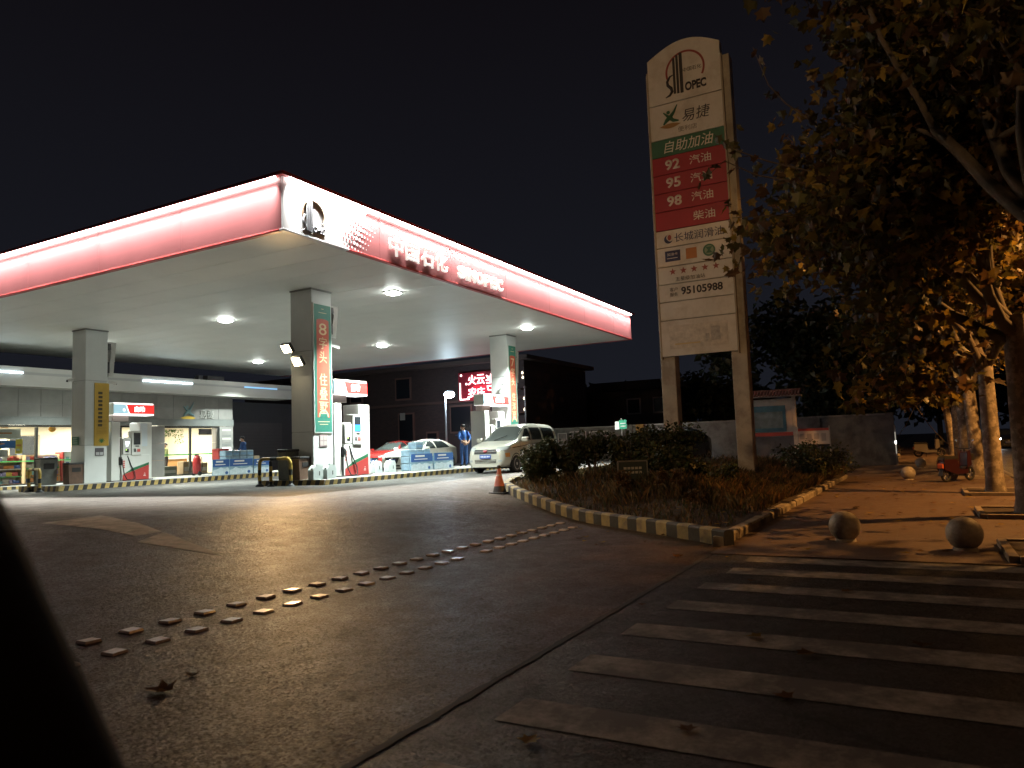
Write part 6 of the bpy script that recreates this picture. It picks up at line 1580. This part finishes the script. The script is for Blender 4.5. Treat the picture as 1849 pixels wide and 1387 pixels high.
def plane_tree(x, y, seed, label, h0=2.9, tr=.17, limbs=5, L=2.3, depth=3, nl=9, ls=.22, simple=False, lean=(0, 0), aim=None, leaf_mats=None, single=0, droop=.5, spread_l=.42, yb=.25, sprays=None):
    rng = random.Random(seed); leaf_mats = leaf_mats or L_pl
    t = thing('plane_tree', label, 'tree', (x, y, .03), group='plane trees along the pavement')
    segs, tips = [], []
    tp = [Vector((0, 0, -.08)), Vector((0, 0, .25)), Vector((lean[0] * .3, lean[1] * .3, h0 * .4)), Vector((lean[0] * .7, lean[1] * .7, h0 * .75)), Vector((lean[0], lean[1], h0))]
    MB().tube(tp, [tr * 1.35, tr * 1.08, tr, tr * .93, tr * .9], 14).build('trunk', M_bark, t)
    for k in range(limbs):
        a = 2 * math.pi * (k + rng.uniform(-.3, .3)) / limbs + seed
        d = Vector((math.cos(a) * .75, math.sin(a) * .75, rng.uniform(.45, 1.1))).normalized()
        if aim and k < len(aim): d = Vector(aim[k]).normalized()
        grow(rng, tp[-1] - Vector((0, 0, rng.uniform(0, .5))), d, L * rng.uniform(.85, 1.2) * (1.08 if aim and k < len(aim) else 1), tr * .55, depth, segs, tips)
    lm = MB(); tw = MB()
    for pts, rad, dp in segs: (lm if dp >= 2 else tw).tube(pts, [max(.006, r) for r in rad], 7 if dp >= 2 else 4, caps=False)
    lb = lm.build('limbs', M_limb, t); tag(tw.build('twigs', M_twig, lb), kind='stuff')
    mb = MB(); indiv = []
    for p, d in tips:
        for k in range(nl):
            q = p + Vector((rng.gauss(0, spread_l), rng.gauss(0, spread_l), rng.gauss(-.05, spread_l)))
            if q.z < 1.9: continue
            m = 1 if rng.random() < yb else (0 if rng.random() < .6 else 2)
            s_ = ls * rng.uniform(.5, 1.3)
            if single: indiv.append((q, s_, m))
            put_leaf(mb, q, s_, rng, m % len(leaf_mats), droop, simple)
    cr = tag(mb.build('crown', leaf_mats, t), kind='stuff')
    if single:
        # outermost leaves towards the pylon side are leaves of their own
        indiv.sort(key=lambda e: -(e[0].y * 1.0 + .15 * abs(e[0].z - 5) - .1 * e[0].x)); pm = {}
        for q, s_, m in indiv[:single]:
            if m not in pm:
                one = MB(); put_leaf(one, (0, 0, 0), 1.0, random.Random(m + 2), 0, 0.0); o = one.build('leaf', leaf_mats[m % len(leaf_mats)], cr); pm[m] = o
            else: o = pm[m].copy(); col.objects.link(o); o.parent = cr
            o.location = q + Vector((rng.gauss(0, .12), abs(rng.gauss(0, .16)), rng.gauss(0, .15))); o.scale = (s_ * 1.15,) * 3; o.rotation_euler = (rng.uniform(-1.5, .3), rng.uniform(-1, 1), rng.uniform(0, 6.3))
    if sprays:
        rng2 = random.Random(77); pm2 = [c_ for c_ in cr.children]
        for pts in sprays:
            P_ = [Vector(p) - Vector((x, y, .03)) for p in pts]
            MB().tube(P_, [.018 * (1 - .7 * i / (len(P_) - 1)) for i in range(len(P_))], 5, caps=False).build('spray_twig', M_twig, lb)
            for i in range(len(P_) - 1):
                for k in range(4 if i else 1):
                    q = P_[i].lerp(P_[i + 1], (k + rng2.random()) / 4) + Vector((rng2.gauss(0, .07), rng2.gauss(0, .07), rng2.gauss(-.05, .08)))
                    o = pm2[rng2.randrange(3) if len(pm2) > 2 else 0].copy(); col.objects.link(o); o.parent = cr
                    o.location = q; o.scale = (rng2.uniform(.15, .25),) * 3; o.rotation_euler = (rng2.uniform(-1.9, -.6), rng2.uniform(-.7, .7), rng2.uniform(-2.4, -.6))
    return t
plane_tree(14.9, -1.5, 3, 'nearest plane tree, dark trunk at the right edge with a wide autumn crown', h0=3.3, tr=.2, limbs=6, L=2.05, depth=3, nl=26, ls=.20, aim=[(-.25, .9, .75), (-.7, .65, .55), (.1, .9, .35), (-.3, .5, 1.3)], single=225, yb=.22, sprays=[[(14.1, 1.4, 6.2), (13.8, 2.1, 6.45), (13.6, 2.6, 6.7), (13.35, 2.95, 7.0)], [(14.1, 1.5, 6.0), (13.7, 2.3, 6.2), (13.45, 2.8, 6.5), (13.3, 3.15, 6.2)], [(14.1, 1.4, 5.4), (13.8, 2.2, 5.45), (13.56, 2.75, 5.45)], [(14.2, 1.2, 7.0), (13.9, 1.75, 7.5), (13.75, 2.0, 7.85), (13.6, 2.2, 8.55)]])
plane_tree(10.3, -1.6, 8, 'plane tree rooted just outside the right edge, its crown overhanging the top right', h0=3.6, tr=.2, limbs=7, L=2.1, depth=3, nl=18, ls=.20, aim=[(.6, .8, .9), (.1, .7, 1.3), (.15, -.9, .12), (.7, -.75, .10)], yb=.12)
plane_tree(-3.2, 1.4, 15, 'plane tree beside the crossing whose crown shades the zebra stripes', h0=3.4, tr=.2, limbs=6, L=2.0, depth=3, nl=6, ls=.30, simple=True, yb=.12)
plane_tree(19.7, -1.35, 5, 'second plane tree with a mottled pale trunk', h0=3.0, tr=.17, limbs=5, L=2.2, depth=3, nl=16, ls=.22, aim=[(-.2, .9, .5)], yb=.30, simple=False)
plane_tree(26.2, -1.4, 12, 'third plane tree, trunk just behind the red scooter', h0=3.0, tr=.18, limbs=5, L=2.2, depth=3, nl=10, ls=.25, simple=True, lean=(0, .08))
plane_tree(32.7, -1.38, 21, 'fourth plane tree, darker trunk farther along the pavement', h0=3.1, tr=.18, limbs=5, L=2.2, depth=3, nl=5, ls=.26, simple=True)
plane_tree(40.0, -1.45, 33, 'fifth plane tree far along the pavement', h0=3.2, tr=.19, limbs=5, L=2.3, depth=3, nl=5, ls=.3, simple=True)
plane_tree(49.2, -1.5, 41, 'farthest plane tree, leaning lit trunk', h0=3.3, tr=.2, limbs=5, L=2.4, depth=3, nl=5, ls=.34, simple=True, lean=(-.2, .25))
dark_extra = 1
def dark_tree(x, y, z, h, r, seed, label, n_=2600, ls=.5):
    rng = random.Random(seed); t = thing('broadleaf_tree', label, 'tree', (x, y, z), group='dark trees behind the wall')
    MB().tube([(0, 0, -.2), (0, 0, h * .3), (.1, .1, h * .6)], [.25, .2, .12], 8).build('trunk', M_twig, t)
    mb = MB(); lobes = [(Vector((rng.gauss(0, r * .45), rng.gauss(0, r * .5), h * rng.uniform(.42, .85))), r * rng.uniform(.35, .6)) for _ in range(10)]
    for k in range(n_):
        c, rr = rng.choice(lobes); v = Vector((rng.gauss(0, 1), rng.gauss(0, 1), rng.gauss(0, 1))).normalized() * rr * rng.random() ** .35
        put_leaf(mb, c + v, ls * rng.uniform(.6, 1.3), rng, rng.randrange(2), .3, True)
    tag(mb.build('crown', L_dark, t), kind='stuff')
dark_tree(53, 27.0, 0, 8.6, 3.6, 1, 'dark tree mass right of the van column against the sky')
dark_tree(60, 24.5, 0, 6.6, 3.2, 2, 'low dark tree left of the far house')
dark_tree(62, 15.5, 0, 6.9, 3.0, 3, 'dark rounded tree between the pylon legs')
dark_tree(58, 12.6, 0, 5.6, 2.6, 4, 'low dark tree behind the right pylon leg')
dark_tree(41.5, 5.2, .3, 8.6, 3.0, 5, 'tall dark tree behind the right end of the grey wall', 3600, .4)
dark_tree(46, 4.0, .5, 8.4, 2.8, 6, 'dark tree on the verge beyond the grey wall', 2600, .4)
dark_tree(54, 4.2, .7, 8.0, 3.2, 7, 'farther dark tree on the verge', 2000, .5)
dark_tree(40.5, 3.0, .5, 4.2, 1.6, 8, 'dark bushy tree just past the wall end', 1800, .28)

dark_tree(78, -1.5, 0, 9, 4.0, 11, 'dark tree closing the far end of the pavement', 2400, .6)
dark_tree(74, 3.5, .5, 8, 3.5, 12, 'dark tree at the far end of the verge', 2000, .6)
dark_tree(86, -6, 0, 9, 4.5, 13, 'dark tree at the far end of the street', 2000, .7)

# ------------------------------------------------------------------ shrubs in the bed
def shrub(x, y, w_, h, seed, label, mats=L_bush, n_=1500, ls=.085, dens=.4, group='shrubs in the planting bed'):
    rng = random.Random(seed); z = bedz(x, y) if inpoly(x, y) else gz(x, y)
    t = thing('shrub', label, 'shrub', (x, y, z), group=group); st_ = MB()
    for k in range(9):
        a = rng.uniform(0, 6.28); q = rng.uniform(.3, .8)
        st_.tube([(0.05 * math.cos(a), .05 * math.sin(a), -.06), (w_ * .4 * q * math.cos(a), w_ * .4 * q * math.sin(a), h * .45), (w_ * q * .7 * math.cos(a), w_ * q * .7 * math.sin(a), h * .85)], [.018, .012, .005], 5, caps=False)
    tag(st_.build('stems', M_twig, t), kind='stuff')
    mb = MB(); lobes = [(Vector((rng.uniform(-.6, .6) * w_, rng.uniform(-.6, .6) * w_, h * rng.uniform(.3, .82))), w_ * rng.uniform(.3, .5)) for _ in range(11)]
    for k in range(n_):
        c, rr = lobes[k % 11]; v = Vector((rng.gauss(0, 1), rng.gauss(0, 1), rng.gauss(0, .8))).normalized() * rr * rng.random() ** dens
        p = c + v
        if p.z < .02: continue
        put_leaf(mb, p, ls * rng.uniform(.6, 1.5), rng, rng.randrange(len(mats)), .2, True)
    tag(mb.build('foliage', mats, t), kind='stuff')
shrub(16.75, 8.70, .62, .95, 1, 'dark shrub nearest the traffic cone at the kerb bend', n_=2000)
shrub(17.4, 8.15, .75, 1.15, 2, 'dense dark shrub second from the traffic cone', n_=2000)
shrub(17.7, 7.45, .75, 1.15, 3, 'dense dark shrub third from the traffic cone', n_=2000)
shrub(18.1, 6.75, .70, 1.02, 4, 'dark shrub left of the tallest bush', n_=1800)
shrub(18.6, 5.75, .85, 1.30, 5, 'tallest round dark bush in front of the left pylon leg', n_=2600)
shrub(17.2, 6.2, .70, .95, 6, 'dark shrub behind the lawn sign', n_=1600)
shrub(16.2, 5.3, .55, .85, 7, 'dark upright shrub beside the lawn sign', n_=1500)
shrub(15.7, 4.7, .50, .75, 8, 'dark shrub right of the lawn sign', n_=1300)
shrub(16.6, 4.1, .6, .6, 9, 'low dark shrub in the middle of the bed', n_=1300)
shrub(24.0, 3.2, .8, .75, 10, 'dark low shrub below the white notice board', n_=1400)
shrub(22.6, 2.9, .6, .5, 11, 'low dark shrub on the street side of the bed', n_=1000)
shrub(25.5, 2.8, .9, .8, 12, 'dark shrub at the far street corner of the bed', n_=1400)
shrub(26.5, 3.6, .9, .9, 15, 'dark shrub hiding the foot of the white notice board', n_=1200)
shrub(14.25, 5.35, .20, .55, 13, 'pale dry weed in front of the lawn sign', L_dry, 420, .06)
shrub(14.15, 4.55, .14, .50, 14, 'thin pale dry weed right of the lawn sign', L_dry, 260, .06)
shrub(14.0, 4.15, .15, .62, 16, 'tall thin dry weed near the kerb', L_dry, 280, .06)
shrub(13.2, 3.6, .2, .3, 17, 'small low dry weed behind the striped kerb', L_dry, 220, .06)
# grass and weeds
def blades(name, fn, n_, h, mats, seed, w_=.012):
    rng = random.Random(seed); mb = MB()
    while n_ > 0:
        x, y, z, hh = fn(rng)
        n_ -= 1
        a = rng.uniform(0, 6.28); l_ = rng.uniform(.1, .5) * hh; dx, dy = math.cos(a), math.sin(a); q = h * hh * rng.uniform(.5, 1.3); ww = w_ * rng.uniform(.7, 1.5)
        k = len(mb.v)
        mb.v += [(x - dy * ww, y + dx * ww, z - .02), (x + dy * ww, y - dx * ww, z - .02), (x + dx * l_ * q * .6 + dy * ww * .7, y + dy * l_ * q * .6 - dx * ww * .7, z + q * .6), (x + dx * l_ * q * 1.6, y + dy * l_ * q * 1.6, z + q)]
        mb.f += [(k, k + 1, k + 2), (k, k + 2, k + 3)]; m = rng.randrange(len(mats)); mb.mi += [m, m]; mb.sm += [False, False]
    return mb.build(name, mats)
def in_bed(rng):
    while True:
        x, y = rng.uniform(13.6, 27.4), rng.uniform(2.4, 9.0)
        if inpoly(x, y) and dedge(x, y) > .22 and (y < 5.6 - .1 * (x - 16) or rng.random() < .12) and (x > 15.0 or rng.random() < .25): return x, y, bedz(x, y), rng.uniform(.5, 1.2)
tag(blades('dry_grass', in_bed, 42000, .21, [leafmat('dry_grass_a', (0.135, 0.075, 0.030)), leafmat('dry_grass_b', (0.10, 0.070, 0.028)), leafmat('dry_grass_c', (0.06, 0.055, 0.022))], 3, .007), 'dry reddish grass covering the street side of the bed', 'grass', kind='stuff')
def all_bed(rng):
    while True:
        x, y = rng.uniform(10.2, 27.4), rng.uniform(2.3, 9.8)
        if inpoly(x, y) and dedge(x, y) > .24: return x, y, bedz(x, y), rng.uniform(.3, 1.3)
tag(blades('low_weeds', all_bed, 16000, .10, [L_dry[1], leafmat('weed_green', (0.035, 0.045, 0.018)), leafmat('weed_brown', (0.06, 0.04, 0.022))], 8, .012), 'low weeds and litter over the bare earth of the bed', 'weeds', kind='stuff')
def on_verge(rng):
    x, y = rng.uniform(37, 62), rng.uniform(1.5, 5.5); return x, y, .12 + .75 * sstep(1.2, 5.5, y), rng.uniform(.5, 1.2)
tag(blades('verge_grass', on_verge, 5000, .35, [MATS.get('x') or L_dry[1], L_dark[1]], 4, .03), 'rough grass on the verge beyond the wall', 'grass', kind='stuff')
# fallen leaves
rng = random.Random(9); mb = MB()
for k in range(420):
    u = rng.random()
    if u < .55: x, y = rng.uniform(9.6, 30), rng.uniform(-2.0, 2.0); z = .03
    elif u < .75: x, y = rng.uniform(10, 20), rng.uniform(2.5, 6); z = bedz(x, y) + .02 if inpoly(x, y) else gz(x, y) + .012
    else: x, y = rng.uniform(2, 9.4), rng.uniform(-3, 2.4); z = .004
    if u > .75 and rng.random() < .7: continue
    a = rng.uniform(0, 6.28); T = Matrix.Rotation(a, 3, 'Z') @ Matrix.Rotation(rng.gauss(0, .05), 3, 'X'); s_ = rng.uniform(.07, .16); kk = len(mb.v)
    mb.v += [tuple(Vector((x, y, z + .004)) + T @ (Vector((px, py_ - .4, abs(px) * .22 + .10 * (py_ - .4) ** 2)) * s_)) for px, py_ in LEAF]; mb.v.append((x, y, z + .005))
    for i in range(12): mb.f.append((kk + i, kk + (i + 1) % 12, kk + 12)); mb.mi.append(k % 3); mb.sm.append(False)
tag(mb.build('fallen_leaves', [L_dry[0], L_pl[2], L_pl[1]]), 'fallen plane leaves scattered over pavement and bed', 'leaves', kind='stuff')
for i, (x, y, s_, lb) in enumerate(((3.05, 4.25, .20, 'large curled dry leaf lying on the driveway at the lower left'), (3.35, 4.35, .10, 'small curled leaf right behind the large one on the driveway'), (9.1, 2.75, .16, 'dry curled leaf on the driveway near the bed corner'), (10.35, 3.6, .06, 'pale pebble-sized leaf at the striped kerb'), (9.85, 4.15, .06, 'tiny pale leaf on the driveway beside the studs'))):
    mb = MB(); T = Matrix.Rotation(i * 1.7 + .4, 3, 'Z')
    mb.v = [tuple(T @ (Vector((px, py_ - .4, .02 + abs(px) * .28 * (1 + .4 * (j % 3)) + .3 * (py_ - .4) ** 2)) * s_)) for j, (px, py_) in enumerate(LEAF)] + [(0, 0, .012 * s_)]
    for j in range(12): mb.f.append((j, (j + 1) % 12, 12)); mb.mi.append(0); mb.sm.append(False)
    o = mb.build('dry_leaf', (L_dry[0], L_dry[1])[i % 2]); o.location = (x, y, gz(x, y) + .001); tag(o, lb, 'leaf')
